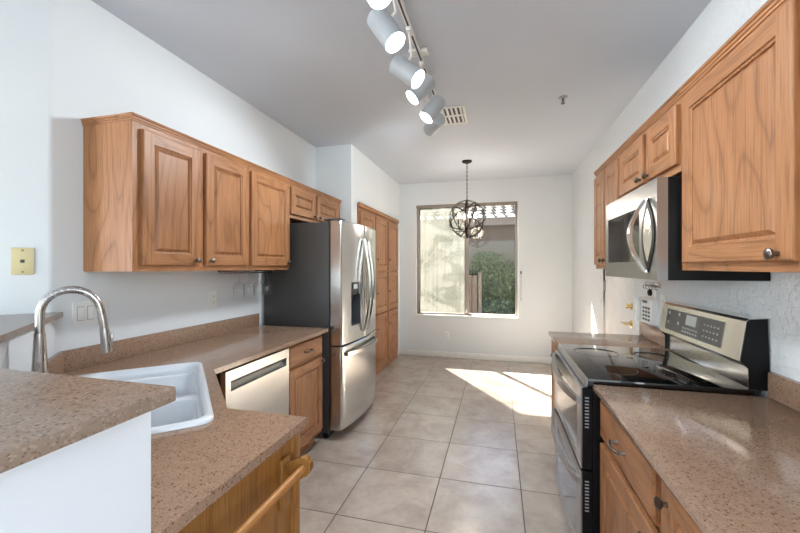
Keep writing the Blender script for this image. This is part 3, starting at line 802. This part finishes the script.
# cavity walls
y1_ = -0.045
quadv = lambda *p: bm.faces.new([bm.verts.new(q) for q in p])
quadv((hx0, y1_, hz0), (hx1, y1_, hz0), (hx1, y1_, hz1-0.105), (hx0, y1_, hz1-0.105)).material_index = 1
quadv((hx0, yb(hx0), hz0), (hx0, y1_, hz0), (hx0, y1_, hz1-0.105), (hx0, yb(hx0), hz1-0.105)).material_index = 1
quadv((hx1, yb(hx1), hz0), (hx1, y1_, hz0), (hx1, y1_, hz1-0.105), (hx1, yb(hx1), hz1-0.105)).material_index = 1
quadv((hx0, yb(hx0), hz0), (hx1, yb(hx1), hz0), (hx1, y1_, hz0), (hx0, y1_, hz0)).material_index = 1
lathe(bm, [(0.016, 0), (0.020, 0.05)], ((hx0+hx1)/2, -0.09, hz1-0.160), seg=12, mi=0)
obj('dispenser', bm, ['black_gloss', 'darkgrey'], ld)
bm = nb(); xs_ = (hx0+hx1)/2; box(bm, xs_-0.06, xs_+0.06, yb(xs_)-0.0022, yb(xs_)-0.0002, hz1-0.055, hz1-0.015); obj('touch_display', bm, 'lcd', ld)
# curved handles
for dd, x in ((ld, SEAM-0.040), (rd, SEAM+0.045)):
    bm = nb(); y0_ = -bow(x)
    pth = [(x, y0_+0.002, 0.83)] + [(x, y0_-0.018-0.055*math.sin(PI*i/14), 0.84+0.80*i/14) for i in range(15)] + [(x, y0_+0.002, 1.65)]
    strap(bm, pth, 0.026, 0.016, (1, 0, 0)); obj('handle', bm, 'stainless_hi', dd)
bm = nb()
xs2 = [0.06+(FW-0.12)*i/16 for i in range(17)]
pth = [(xs2[0], -bow(xs2[0])+0.002, 0.690)] + [(x, -bow(x)-0.020-0.028*math.sin(PI*i/16), 0.690) for i, x in enumerate(xs2)] + [(xs2[-1], -bow(xs2[-1])+0.002, 0.690)]
strap(bm, pth, 0.030, 0.016, (0, 0, 1)); obj('handle', bm, 'stainless_hi', fz)
for x in (0.055, FW-0.055):
    bm = nb(); box(bm, x-0.05, x+0.05, -0.10, 0.05, 1.774, 1.792, 0, 0.006); obj('hinge_cover', bm, 'darkgrey', fr)

# ------------------------------------------------------------------ pantry
pa = thing('pantry_cabinet', 'tall built-in oak pantry with three columns of stacked doors beyond the refrigerator', 'pantry', (XC+0.010, 3.922, 0), R(90))
PWd = 1.704
bm = nb(); box(bm, 0, PWd, 0.019, 0.575, 0.0, 2.112); obj('carcass', bm, 'oak', pa)
bm = nb(); box(bm, 0, PWd, 0, 0.0187, 0.0, 0.095, 1); box(bm, 0, PWd, 0, 0.0187, 2.03, 2.112, 1); box(bm, 0, PWd, 0.006, 0.0187, 0.095, 2.03, 0)
colx = [(0.045, 0.545), (0.590, 1.085), (1.135, 1.655)]
for a in (0.0, 0.548, 1.088, 1.658): box(bm, a, a+0.046 if a not in (0.548, 1.088) else a+0.044, 0, 0.0055, 0.095, 2.03, 0)
obj('face_frame', bm, ['oak', 'oak_rail'], pa)
bm = nb(); box(bm, -0.02, PWd+0.004, -0.024, -0.0106, 2.075, 2.125, 0, 0.004); obj('top_moulding', bm, 'oak_rail', pa)
for a, b in colx:
    for (z0, z1, kz) in ((0.095, 0.775, 0.60), (0.800, 1.325, 1.06), (1.350, 2.035, 1.50)):
        d = raised_panel('door', pa, a, b, z0, z1, -0.0006, fw=0.062); knob(d, a+0.028, -0.0206, kz)

# ------------------------------------------------------------------ range
RY0, RY1 = 1.757, 2.518; RW = RY1-RY0
ra = thing('range', 'stainless double-oven electric range with black glass cooktop between the right counters', 'range', (0.39, RY1, 0), R(-90))
# local: x = RY1 - Y, y = X - 0.39
bm = nb(); box(bm, 0.002, RW-0.002, 0.0, 0.60, 0.03, 0.885, 0); obj('body', bm, 'black', ra)
bm = nb(); box(bm, 0.001, RW-0.001, -0.018, 0.572, 0.8853, 0.920, 0, 0.003); obj('cooktop', bm, 'black_gloss', ra)
bm = nb(); prism(bm, [(-0.0185, 0.884), (-0.030, 0.884), (-0.030, 0.905), (-0.022, 0.921), (-0.0185, 0.921)], 0.001, RW-0.001, 'x'); obj('front_trim', bm, 'stainless_dim', ra)
ringm = plain('burner_print', srgb(14, 14, 16), 0.06)
for (x, y, r) in ((0.20, 0.14, 0.115), (0.57, 0.14, 0.09), (0.20, 0.41, 0.08), (0.57, 0.41, 0.115), (0.385, 0.44, 0.06)):
    bm = nb(); lathe(bm, [(r, 0), (r, 0.0004), (r-0.003, 0.0004), (r-0.003, 0)], (x, y, 0.9201), seg=40, cap0=False, cap1=False); obj('burner_ring', bm, ringm, ra)
def oven_door(z0, z1, hz, win_):
    bm = nb()
    wa, wb_, wc, wd_ = win_
    for (a, b, c_, d_) in ((0.004, wa, z0, z1), (wb_, RW-0.004, z0, z1), (wa, wb_, z0, wc), (wa, wb_, wd_, z1)):
        box(bm, a, b, -0.046, -0.002, c_, d_, 0)
    box(bm, RW-0.0038, RW-0.0012, -0.040, -0.002, z0, z1, 1)
    d = obj('oven_door', bm, ['stainless_dim', 'black'], ra, smooth=0)
    bm = nb(); box(bm, wa+0.0004, wb_-0.0004, -0.0455, -0.010, wc+0.0004, wd_-0.0004); obj('window', bm, 'window_dark', d)
    bm = nb()
    pth = [(0.018, -0.044, hz+0.010)] + [(0.020+(RW-0.036)*i/18, -0.054-0.036*math.sin(PI*i/18)**0.8, hz+0.010-0.030*i/18-0.014*math.sin(PI*i/18)) for i in range(19)] + [(RW-0.014, -0.044, hz-0.020)]
    wdt = [0.026]*2 + [0.026+0.016*math.sin(PI*i/16) for i in range(17)] + [0.026]*2
    strap(bm, pth, wdt, 0.018, (0, 0, 1)); obj('handle', bm, 'stainless_dim', d)
    bm = nb()
    for k in range(10):
        z = z1-0.045-k*0.014
        box(bm, RW-0.0011, RW-0.0006, -0.030, -0.014, z, z+0.006)
    obj('vent_slots', bm, 'grey_plastic', d)
    return d
oven_door(0.530, 0.878, 0.842, (0.085, RW-0.085, 0.575, 0.800))
oven_door(0.075, 0.518, 0.492, (0.085, RW-0.085, 0.150, 0.440))
# backguard (profile in X,Z extruded along the width)
def bgp(pts): return [(X-0.39, z) for X, z in pts]
bm = nb(); prism(bm, bgp([(0.958, 0.9205), (0.958, 1.00), (0.915, 1.030), (0.938, 1.186), (0.950, 1.196), (1.008, 1.200), (1.015, 0.9205)]), 0.004, RW-0.004, 'x'); obj('backguard', bm, 'stainless_back', ra)
for a in (0.0015, RW-0.0039):
    bm = nb(); prism(bm, bgp([(0.945, 0.9205), (0.945, 1.00), (0.918, 1.029), (0.941, 1.186), (0.952, 1.194), (1.007, 1.198), (1.0165, 0.9205)]), a, a+0.0024, 'x'); obj('end_cap', bm, 'black', ra)
# control glass on the slanted face
p0_ = Vector((0.915-0.39, 1.030)); p1_ = Vector((0.938-0.39, 1.186)); dz_ = p1_-p0_; nn = Vector((-dz_.y, dz_.x)).normalized()
def slant(x0, x1, f0, f1, th, mi, bm):
    a = p0_+dz_*f0+nn*0.0003; b = p0_+dz_*f1+nn*0.0003
    prism(bm, [tuple(a), tuple(b), tuple(b+nn*th), tuple(a+nn*th)], x0, x1, 'x', mi)
bm = nb(); slant(0.075, RW-0.135, 0.14, 0.86, 0.002, 0, bm); cp = obj('control_panel', bm, 'panel_grey', ra)
bm = nb(); slant(0.300, 0.400, 0.48, 0.80, 0.0030, 0, bm); obj('clock_display', bm, 'lcd', cp)
bm = nb()
for i in range(6):
    for j in range(2): slant(0.275+0.026*i, 0.292+0.026*i, 0.22+0.11*j, 0.28+0.11*j, 0.0028, 0, bm)
for (x, f) in ((0.10, 0.68), (0.10, 0.36), (0.215, 0.70), (0.215, 0.40)): slant(x, x+0.016, f, f+0.10, 0.0028, 0, bm)
for i in range(5):
    for j in range(3): slant(0.47+0.028*i, 0.484+0.028*i, 0.28+0.17*j, 0.33+0.17*j, 0.0028, 0, bm)
obj('buttons', bm, 'button', cp)

# ------------------------------------------------------------------ microwave
mw = thing('microwave', 'stainless over-the-range microwave with a bowed handle under the short cabinet', 'microwave', (0.632, 2.519, 1.345), R(-90))
MWW, MWH = 0.760, 0.425
bm = nb(); box(bm, 0.002, MWW-0.002, 0.040, 0.386, 0.0, MWH, 0, 0.003); obj('case', bm, 'black', mw)
bm = nb()
wa, wb_, wc, wd_ = 0.050, 0.560, 0.080, 0.330
def mbow(x): return 0.0
for (a, b, c_, d_) in ((0, wa, 0, MWH), (wb_, MWW, 0, MWH), (wa, wb_, 0, wc), (wa, wb_, wd_, MWH)):
    box(bm, a, b, 0.0, 0.0398, c_, d_, 0)
md = obj('door', bm, 'stainless_dim', mw, smooth=0)
bm = nb(); box(bm, wa+0.0004, wb_-0.0004, 0.0006, 0.03, wc+0.0004, wd_-0.0004); obj('window', bm, 'black_gloss', md)
hx = 2.519-1.850; hz0, hz1 = 0.030, 0.355
bm = nb(); n = 16
def eye(w, z0, z1): return [(hx+w*math.sin(PI*i/n), z0+(z1-z0)*i/n) for i in range(n+1)] + [(hx-w*math.sin(PI*i/n), z1-(z1-z0)*i/n) for i in range(1, n)]
prism(bm, eye(0.074, hz0, hz1), -0.0035, -0.0004, 'y'); rc = obj('handle_shadow', bm, 'black', md)  # black eye shape puts the shadow behind the handle into the colour
bm = nb(); prism(bm, eye(0.050, hz0+0.045, hz1-0.045), -0.0050, -0.0037, 'y'); obj('polished_inset', bm, 'stainless_back', rc)
bm = nb()
pth = [(hx, -0.0036, hz0+0.008)] + [(hx-0.006, -0.012-0.060*math.sin(PI*i/n), hz0+0.005+(hz1-hz0-0.01)*i/n) for i in range(n+1)] + [(hx, -0.0036, hz1-0.008)]
strap(bm, pth, [0.012]*2+[0.014+0.018*math.sin(PI*i/14) for i in range(15)]+[0.012]*2, 0.012, (1, 0, 0)); obj('handle', bm, 'stainless_hi', md)
bm = nb()
for i in range(9): box(bm, 0.10+i*0.06, 0.145+i*0.06, 0.10, 0.30, -0.003, -0.0005)
obj('underside_vents', bm, 'slot', mw)

# ------------------------------------------------------------------ track light
tl = thing('track_light', 'white ceiling track light with six swivelling can heads, all lit', 'ceiling light', (-0.47, 2.0, H))
bm = nb(); box(bm, -0.014, 0.014, -1.25, 0.95, -0.022, -0.0005, 0, 0.002); obj('rail', bm, 'vent', tl)
bm = nb(); box(bm, -0.005, 0.005, -1.249, 0.949, -0.0232, -0.0222); obj('rail_slot', bm, 'slot', tl)
bm = nb(); box(bm, -0.060, 0.060, 0.20, 0.27, -0.020, -0.0005, 0, 0.004); obj('canopy_plate', bm, 'vent', tl)
HEADS = [  # lens centre, back centre, beam angle, power
    ((-0.412, 1.285, 2.384), (-0.499, 1.336, 2.523), 125, 8),
    ((-0.448, 1.620, 2.408), (-0.542, 1.635, 2.551), 125, 8),
    ((-0.419, 1.973, 2.411), (-0.550, 1.991, 2.521), 130, 11),
    ((-0.531, 2.309, 2.471), (-0.424, 2.362, 2.595), 145, 15),
    ((-0.490, 2.566, 2.438), (-0.401, 2.618, 2.576), 145, 15),
    ((-0.530, 2.941, 2.492), (-0.431, 2.804, 2.521), 75, 12),
]
for lc, bc, beam, power in HEADS:
    lc, bc = Vector(lc)-Vector((-0.47, 2.0, H)), Vector(bc)-Vector((-0.47, 2.0, H))
    ax = (lc-bc).normalized(); Ln = 0.172; mid = (lc+bc)/2; bc = mid-ax*Ln/2; lc = mid+ax*Ln/2
    bm = nb(); lathe(bm, [(0.034, -0.004), (0.049, 0.0), (0.054, 0.006), (0.054, Ln), (0.0505, Ln), (0.0505, Ln-0.010), (0.02, Ln-0.011)], tuple(bc), tuple(ax), 28)
    hd = obj('lamp_head', bm, 'can', tl)
    bm = nb(); lathe(bm, [(0.0500, 0), (0.045, 0.004), (0.03, 0.008), (0.003, 0.0095)], tuple(bc+ax*(Ln-0.0108)), tuple(ax), 28); obj('lens', bm, 'lens', hd)
    top = Vector((0, mid.y, -0.022)); side = mid - Vector((0, 0, 0)); q = (top-mid); q -= ax*q.dot(ax); q.normalize()
    bm = nb(); tube(bm, [tuple(mid+q*0.051-ax*0.03), tuple(mid+q*0.078-ax*0.03), tuple(top-Vector((0, 0, 0.022)))], 0.007, 10)
    box(bm, -0.014, 0.014, mid.y-0.03, mid.y+0.03, -0.046, -0.0236, 0, 0.003); obj('swivel_stem', bm, 'vent', hd)
    l = bpy.data.lights.new('lamp_spot', 'SPOT'); l.energy = power; l.spot_size = R(beam); l.spot_blend = 0.5; l.shadow_soft_size = 0.09; l.color = (0.90, 0.96, 1.0)
    lo = bpy.data.objects.new('lamp_spot', l); COL.objects.link(lo); lo.parent = tl
    lo.location = lc+ax*0.012; lo.rotation_euler = (-ax).to_track_quat('Z', 'Y').to_euler()

# ------------------------------------------------------------------ ceiling vent, sprinkler
vt = thing('ceiling_vent', 'white rectangular air vent on the ceiling past the track light', 'vent', (-0.378, 3.262, H))
bm = nb(); w_, l_ = 0.11, 0.19
for (a, b, c_, d_) in ((-w_, -w_+0.022, -l_, l_), (w_-0.022, w_, -l_, l_), (-w_+0.022, w_-0.022, -l_, -l_+0.022), (-w_+0.022, w_-0.022, l_-0.022, l_), (-w_+0.022, w_-0.022, -0.012, 0.012)):
    box(bm, a, b, c_, d_, -0.010, -0.0005, 0, 0.002)
obj('frame', bm, 'vent', vt)
bm = nb(); box(bm, -w_+0.022, w_-0.022, -l_+0.022, l_-0.022, -0.002, -0.0006); obj('backing', bm, 'slot', vt)
for k in range(5):
    x = -w_+0.035+k*(2*w_-0.07)/4
    bm = nb(); prism(bm, [(x-0.012, -0.010), (x-0.010, -0.0105), (x+0.006, -0.0025), (x+0.004, -0.0022)], -l_+0.023, l_-0.023, 'y'); obj('louver', bm, 'vent', vt)
sp = thing('fire_sprinkler', 'small metal fire sprinkler on the ceiling right of centre', 'sprinkler', (0.485, 3.13, H))
bm = nb(); lathe(bm, [(0.034, -0.0005), (0.034, -0.004), (0.018, -0.010), (0.010, -0.012)], (0, 0, 0), (0, 0, 1), 20); obj('escutcheon', bm, 'grey_plastic', sp)
bm = nb(); lathe(bm, [(0.008, -0.012), (0.008, -0.030), (0.004, -0.034), (0.004, -0.048), (0.016, -0.050), (0.016, -0.052)], (0, 0, 0), (0, 0, 1), 16)
for s in (-1, 1): tube(bm, [(s*0.007, 0, -0.026), (s*0.012, 0, -0.036), (s*0.004, 0, -0.048)], 0.002, 6)
obj('sprinkler_head', bm, 'pewter', sp)

# ------------------------------------------------------------------ chandelier
CZ = 1.995; CR = 0.236
ch = thing('chandelier', 'dark iron orb chandelier with lit candle bulbs hanging by the window', 'chandelier', (-0.379, 4.71, H))
bm = nb(); lathe(bm, [(0.062, -0.0005), (0.062, -0.012), (0.050, -0.024), (0.012, -0.030), (0.008, -0.045)], seg=28); obj('canopy', bm, 'iron', ch)
bm = nb(); zz = -0.040; k = 0
while zz > CZ+CR-H-0.02:
    pts = []
    for i in range(12):
        a = 2*PI*i/12; x = 0.008*math.cos(a); z = zz-0.016+0.017*math.sin(a)
        pts.append((x, 0, z) if k % 2 else (0, x, z))
    tube(bm, pts, 0.0028, 6, closed=True); zz -= 0.026; k += 1
obj('chain', bm, 'iron', ch)
zc = CZ-H
for k, (tilt, az) in enumerate(((90, 0), (90, 62), (90, 124), (38, 20), (38, 140), (38, 260), (68, 80), (68, 200), (68, 320))):
    bm = nb(); nrm_ = Vector((math.sin(R(tilt))*math.cos(R(az)), math.sin(R(tilt))*math.sin(R(az)), math.cos(R(tilt))))
    a_ = nrm_.orthogonal().normalized(); b_ = nrm_.cross(a_)
    rr_k = CR-0.0025*k*0.5
    pts = [tuple(Vector((0, 0, zc)) + (a_*math.cos(2*PI*i/48)+b_*math.sin(2*PI*i/48))*rr_k) for i in range(48)]
    strap(bm, pts, 0.014, 0.003, tuple(nrm_), closed=True); obj('orb_band', bm, 'iron', ch)
bm = nb(); lathe(bm, [(0.010, zc+CR+0.01), (0.008, zc+0.05), (0.008, zc-0.08), (0.022, zc-0.09), (0.022, zc-0.11), (0.008, zc-0.12), (0.005, zc-CR)], seg=14)
obj('centre_stem', bm, 'iron', ch)
for k in range(4):
    a = R(20+90*k); x, y = 0.105*math.cos(a), 0.105*math.sin(a)
    bm = nb(); tube(bm, [(0.02*math.cos(a), 0.02*math.sin(a), zc-0.10), (0.07*math.cos(a), 0.07*math.sin(a), zc-0.115), (x, y, zc-0.09), (x, y, zc-0.06)], 0.005, 8)
    lathe(bm, [(0.020, 0), (0.022, 0.004), (0.011, 0.008), (0.011, 0.065)], (x, y, zc-0.06), seg=14)
    ar = obj('arm', bm, 'iron', ch)
    bm = nb(); lathe(bm, [(0.008, 0), (0.015, 0.018), (0.016, 0.032), (0.010, 0.055), (0.003, 0.078)], (x, y, zc+0.0055), seg=14); obj('candle_bulb', bm, 'bulb', ar)
l = bpy.data.lights.new('chandelier_glow', 'POINT'); l.energy = 8; l.color = (1, 0.92, 0.82); l.shadow_soft_size = 0.12
lo = bpy.data.objects.new('chandelier_glow', l); COL.objects.link(lo); lo.parent = ch; lo.location = (0, 0, zc+0.03)

# ------------------------------------------------------------------ wall plates
def plate(name, label, cat, loc, rotz, w, h, mat, kind):
    """local frame: wall at y = 0, front faces -y, origin at the plate's bottom centre"""
    t = thing(name, label, cat, loc, rotz)
    bm = nb(); box(bm, -w/2, w/2, -0.006, -0.0004, 0, h, 0, 0.002); obj('cover_plate', bm, mat, t)
    if kind[0] == 'rocker':
        n = kind[1]
        for i in range(n):
            x = (i-(n-1)/2)*0.046
            bm = nb(); box(bm, x-0.0165, x+0.0165, -0.0066, -0.0061, h/2-0.034, h/2+0.034, 1); box(bm, x-0.014, x+0.014, -0.010, -0.0067, h/2-0.031, h/2+0.031, 0, 0.001); obj('rocker', bm, [mat, 'grey_plastic'], t)
    elif kind[0] == 'outlet':
        for s in (-1, 1):
            bm = nb(); lathe(bm, [(0.016, 0), (0.016, 0.002)], (0, -0.0061, h/2+s*0.020), (0, -1, 0), 18)
            ro = obj('receptacle', bm, mat, t)
            bm = nb()
            for x in (-0.006, 0.006): box(bm, x-0.0012, x+0.0012, -0.0088, -0.0083, h/2+s*0.020-0.002, h/2+s*0.020+0.008)
            lathe(bm, [(0.0024, 0), (0.0024, 0.0005)], (0, -0.0083, h/2+s*0.020-0.008), (0, -1, 0), 10); obj('slots', bm, 'slot', ro)
    elif kind[0] == 'jack':
        bm = nb(); box(bm, -0.007, 0.007, -0.0075, -0.0062, h/2-0.007, h/2+0.007); obj('jack', bm, 'slot', t)
        for z in (0.012, h-0.012):
            bm = nb(); lathe(bm, [(0.004, 0), (0.003, 0.0015)], (0, -0.0061, z), (0, -1, 0), 10); obj('screw', bm, 'pewter', t)
    return t
plate('light_switch', 'white three-rocker light switch plate on the left wall behind the faucet', 'light switch', (XL, 1.392, 1.115), R(90), 0.163, 0.120, 'white_plastic', ('rocker', 3))
plate('wall_outlet', 'white outlet on the left wall under the oak wall cabinets', 'outlet', (XL, 2.210, 1.114), R(90), 0.070, 0.116, 'white_plastic', ('outlet',))
plate('wall_outlet', 'white outlet low on the back wall below the window', 'outlet', (-0.771, YB, 0.285), 0, 0.070, 0.110, 'white_plastic', ('outlet',))
plate('phone_jack', 'almond phone jack plate on the angled wall at far left', 'wall plate', (-2.0107, 1.1593-0.0003, 1.366), R(45), 0.074, 0.118, 'almond', ('jack',))
plate('light_switch', 'white switch plate on the right wall behind the wall phone', 'light switch', (XR, 2.735, 1.085), R(-90), 0.075, 0.135, 'white_plastic', ('rocker', 1))

# wall phone, key rack and keys on the right wall
ph = thing('wall_phone', 'white keypad phone mounted on the right wall above the far counter', 'phone', (XR, 2.945, 1.010), R(-90))
bm = nb(); prism(bm, [(-0.0006, 0), (-0.030, 0.0), (-0.038, 0.008), (-0.034, 0.165), (-0.026, 0.175), (-0.0006, 0.175)], -0.125, 0.125, 'x'); obj('base', bm, 'white_plastic', ph)
bm = nb(); box(bm, -0.116, -0.070, -0.062, -0.0385, 0.004, 0.172, 0, 0.009); obj('handset', bm, 'white_plastic', ph)
bm = nb()
for i in range(3):
    for j in range(4):
        box(bm, -0.030+i*0.046, -0.002+i*0.046, -0.041, -0.0372, 0.022+j*0.026, 0.037+j*0.026, 0, 0.001)
obj('keypad', bm, 'darkgrey', ph)
bm = nb(); box(bm, -0.035, 0.035, -0.039, -0.0345, 0.140, 0.158); obj('screen', bm, 'darkgrey', ph)
kr = thing('key_rack', 'small metal hook rack fixed on the right wall below the microwave', 'key rack', (XR, 2.90, 1.262), R(-90))
bm = nb(); box(bm, -0.13, 0.13, -0.008, -0.0005, 0.0, 0.030, 0, 0.002); obj('backplate', bm, 'stainless', kr)
for i in range(5):
    x = -0.10+i*0.05
    bm = nb(); tube(bm, [(x, -0.008, 0.012), (x, -0.022, 0.010), (x, -0.028, -0.004), (x, -0.022, -0.014), (x, -0.014, -0.010)], 0.003, 8); obj('hook', bm, 'pewter', kr)
nt_ = thing('wall_box', 'small white box with a round black dial on the right wall above the phone', 'wall box', (XR, 2.890, 1.188), R(-90))
bm = nb(); box(bm, -0.055, 0.055, -0.018, -0.0005, 0, 0.070, 0, 0.003); obj('case', bm, 'white_plastic', nt_)
bm = nb(); lathe(bm, [(0.024, 0), (0.022, 0.014), (0.012, 0.018)], (0.0, -0.0182, 0.038), (0, -1, 0), 18); obj('dial', bm, 'black', nt_)

# ------------------------------------------------------------------ stemware rack and hanging glasses
rk = thing('stemware_rack', 'thin metal stemware rack under the single-door oak wall cabinet', 'rack', (-1.79, 2.40, UZ))
bm = nb()
for x in (-0.100, -0.048, -0.008, 0.044):
    tube(bm, [(x, -0.20, -0.010), (x, -0.19, -0.022), (x, 0.22, -0.022), (x, 0.23, -0.010)], 0.0025, 6)
for y in (-0.19, 0.22): box(bm, -0.11, 0.055, y-0.010, y+0.010, -0.012, -0.0006, 0, 0.002)
obj('wire_rails', bm, 'pewter', rk)
gl = thing('wine_glass', 'clear wine glass hanging upside down, first of the rack from the sink end', 'wine glass', (-1.780, 2.272, 1.182), 0, 'wine glasses hanging under the cabinet')
bm = nb()
lathe(bm, [(0.031, 0.0), (0.037, 0.02), (0.040, 0.05), (0.037, 0.080), (0.026, 0.100), (0.008, 0.110), (0.0045, 0.118)], seg=24, cap0=False, cap1=False); obj('bowl', bm, 'wineglass', gl, smooth=60)
bm = nb(); lathe(bm, [(0.0042, 0.1182), (0.0040, 0.165), (0.010, 0.176), (0.033, 0.1805), (0.033, 0.183), (0.004, 0.183)], seg=24); obj('stem', bm, 'wineglass', gl, smooth=60)
for (y, lab) in ((2.378, 'second of the rack from the sink end'), (2.494, 'third of the rack from the sink end'), (2.606, 'the one nearest the refrigerator')):
    dup(gl, (-1.780, y, 1.182), None, 'clear wine glass hanging upside down, '+lab)

# ------------------------------------------------------------------ outside the window
M['stucco'] = wall_mat('neighbour_stucco', srgb(92, 83, 76), 60, 0.1, 0.004)
M['fascia'] = plain('painted_fascia', srgb(104, 94, 86), 0.7)
M['tile'] = plain('roof_tile', srgb(74, 68, 64), 0.8, 0, 0.3, 0.12)
M['gravel'] = plain('gravel_ground', srgb(120, 106, 92), 0.95, 0, 0.1, 0.15)
M['leaf'] = plain('leaf_green', srgb(62, 76, 42), 0.5, 0, 0.4, 0.35)
M['twig'] = plain('twig_brown', srgb(92, 74, 56), 0.8)
M['board'] = plain('weathered_board', srgb(82, 70, 60), 0.8)
bm = nb(); box(bm, -9, 9, YB+0.17, 16, -0.15, -0.02); struct(obj('ground', bm, 'gravel'))
nh = thing('neighbour_house', 'neighbouring stucco house with scalloped tile roof seen through the window', 'house', (0, 9.6, -0.02))
bm = nb(); box(bm, -6, 6, 0, 4.0, 0, 2.60); obj('wall', bm, 'stucco', nh)
bm = nb(); box(bm, -6.4, 6.4, -0.62, -0.58, 2.40, 2.58); obj('fascia', bm, 'fascia', nh)
bm = nb(); box(bm, -6.4, 6.4, -0.575, -0.002, 2.52, 2.56); obj('soffit', bm, 'fascia', nh)
bm = nb(); per = 0.235; NX = int(9/per*8); rows = 9; run = 0.36; sl_ = 0.36
for r in range(rows):
    y0_, y1_ = -0.68+r*run*0.90, -0.68+r*run*0.90+run
    zb = 2.60+ (r*run*0.90)*sl_
    A = []; Bv = []; A2 = []
    for i in range(NX+1):
        x = -4.5+9.0*i/NX; w_ = 0.045*math.sin(2*PI*x/per)
        A.append(bm.verts.new((x, y0_, zb+0.050+w_))); A2.append(bm.verts.new((x, y0_+0.004, zb+0.012+w_))); Bv.append(bm.verts.new((x, y1_, zb+0.020+w_+run*sl_)))
    for i in range(NX):
        bm.faces.new((A[i], A[i+1], Bv[i+1], Bv[i])); bm.faces.new((A2[i], A2[i+1], A[i+1], A[i]))
obj('tile_roof', bm, 'tile', nh, smooth=60)
# bush
def bush(label, loc, rx, ry, rz, n, seed, mat='leaf'):
    rnd = random.Random(seed)
    t = thing('bush', label, 'bush', loc)
    bm = nb()
    for k in range(n):
        while True:
            p = Vector((rnd.uniform(-1, 1), rnd.uniform(-1, 1), rnd.uniform(-1, 1)))
            if 0.35 < p.length < 1: break
        lump = 0.85+0.22*math.sin(5*p.x+seed)*math.cos(4*p.z+1.3*seed)
        c = Vector((p.x*rx*lump, p.y*ry*lump, rz+p.z*rz*lump))
        if c.z < 0.03: continue
        d = Vector((rnd.uniform(-1, 1), rnd.uniform(-1, 1), rnd.uniform(-0.4, 1))).normalized(); s_ = d.orthogonal().normalized()
        s_.rotate(Matrix.Rotation(rnd.uniform(0, 6.28), 3, d)); L_ = rnd.uniform(0.05, 0.10); w_ = L_*0.32
        nn_ = d.cross(s_)
        vs = [bm.verts.new(c), bm.verts.new(c+d*L_*0.5+s_*w_+nn_*0.01), bm.verts.new(c+d*L_), bm.verts.new(c+d*L_*0.5-s_*w_+nn_*0.01)]
        bm.faces.new(vs)
    obj('foliage', bm, mat, t, smooth=0, weld=False)
    bm = nb()
    for k in range(7):
        a = rnd.uniform(0, 6.28); tube(bm, [(0.03*math.cos(a), 0.03*math.sin(a), 0), (rx*0.4*math.cos(a), ry*0.4*math.sin(a), rz*0.8), (rx*0.7*math.cos(a+0.3), ry*0.7*math.sin(a+0.3), rz*1.5)], [0.015, 0.010, 0.004], 6)
    obj('stems', bm, 'twig', t)
bush('wide leafy green bush outside the window beside the wooden gate', (-0.12, 8.85, -0.02), 0.88, 0.42, 0.95, 7500, 3)
bush('leafy green bush seen faintly through the sun screen on the left pane', (-1.95, 8.8, -0.02), 0.7, 0.42, 0.86, 2600, 8)
gt = thing('wooden_gate', 'weathered wooden side gate outside the window, left of the bush', 'gate', (-0.62, 8.25, -0.02))
for k in range(3):
    bm = nb(); box(bm, -0.17+k*0.118, -0.17+k*0.118+0.108, -0.01, 0.01, 0.06, 1.24, 0, 0.003); obj('board', bm, 'board', gt)
bm = nb(); box(bm, -0.18, 0.19, 0.0105, 0.04, 0.22, 0.30); box(bm, -0.18, 0.19, 0.0105, 0.04, 0.95, 1.03); obj('rail', bm, 'board', gt)
for x in (-0.225, 0.235):
    bm = nb(); box(bm, x-0.035, x+0.035, -0.03, 0.045, 0, 1.30, 0, 0.004); obj('post', bm, 'board', gt)
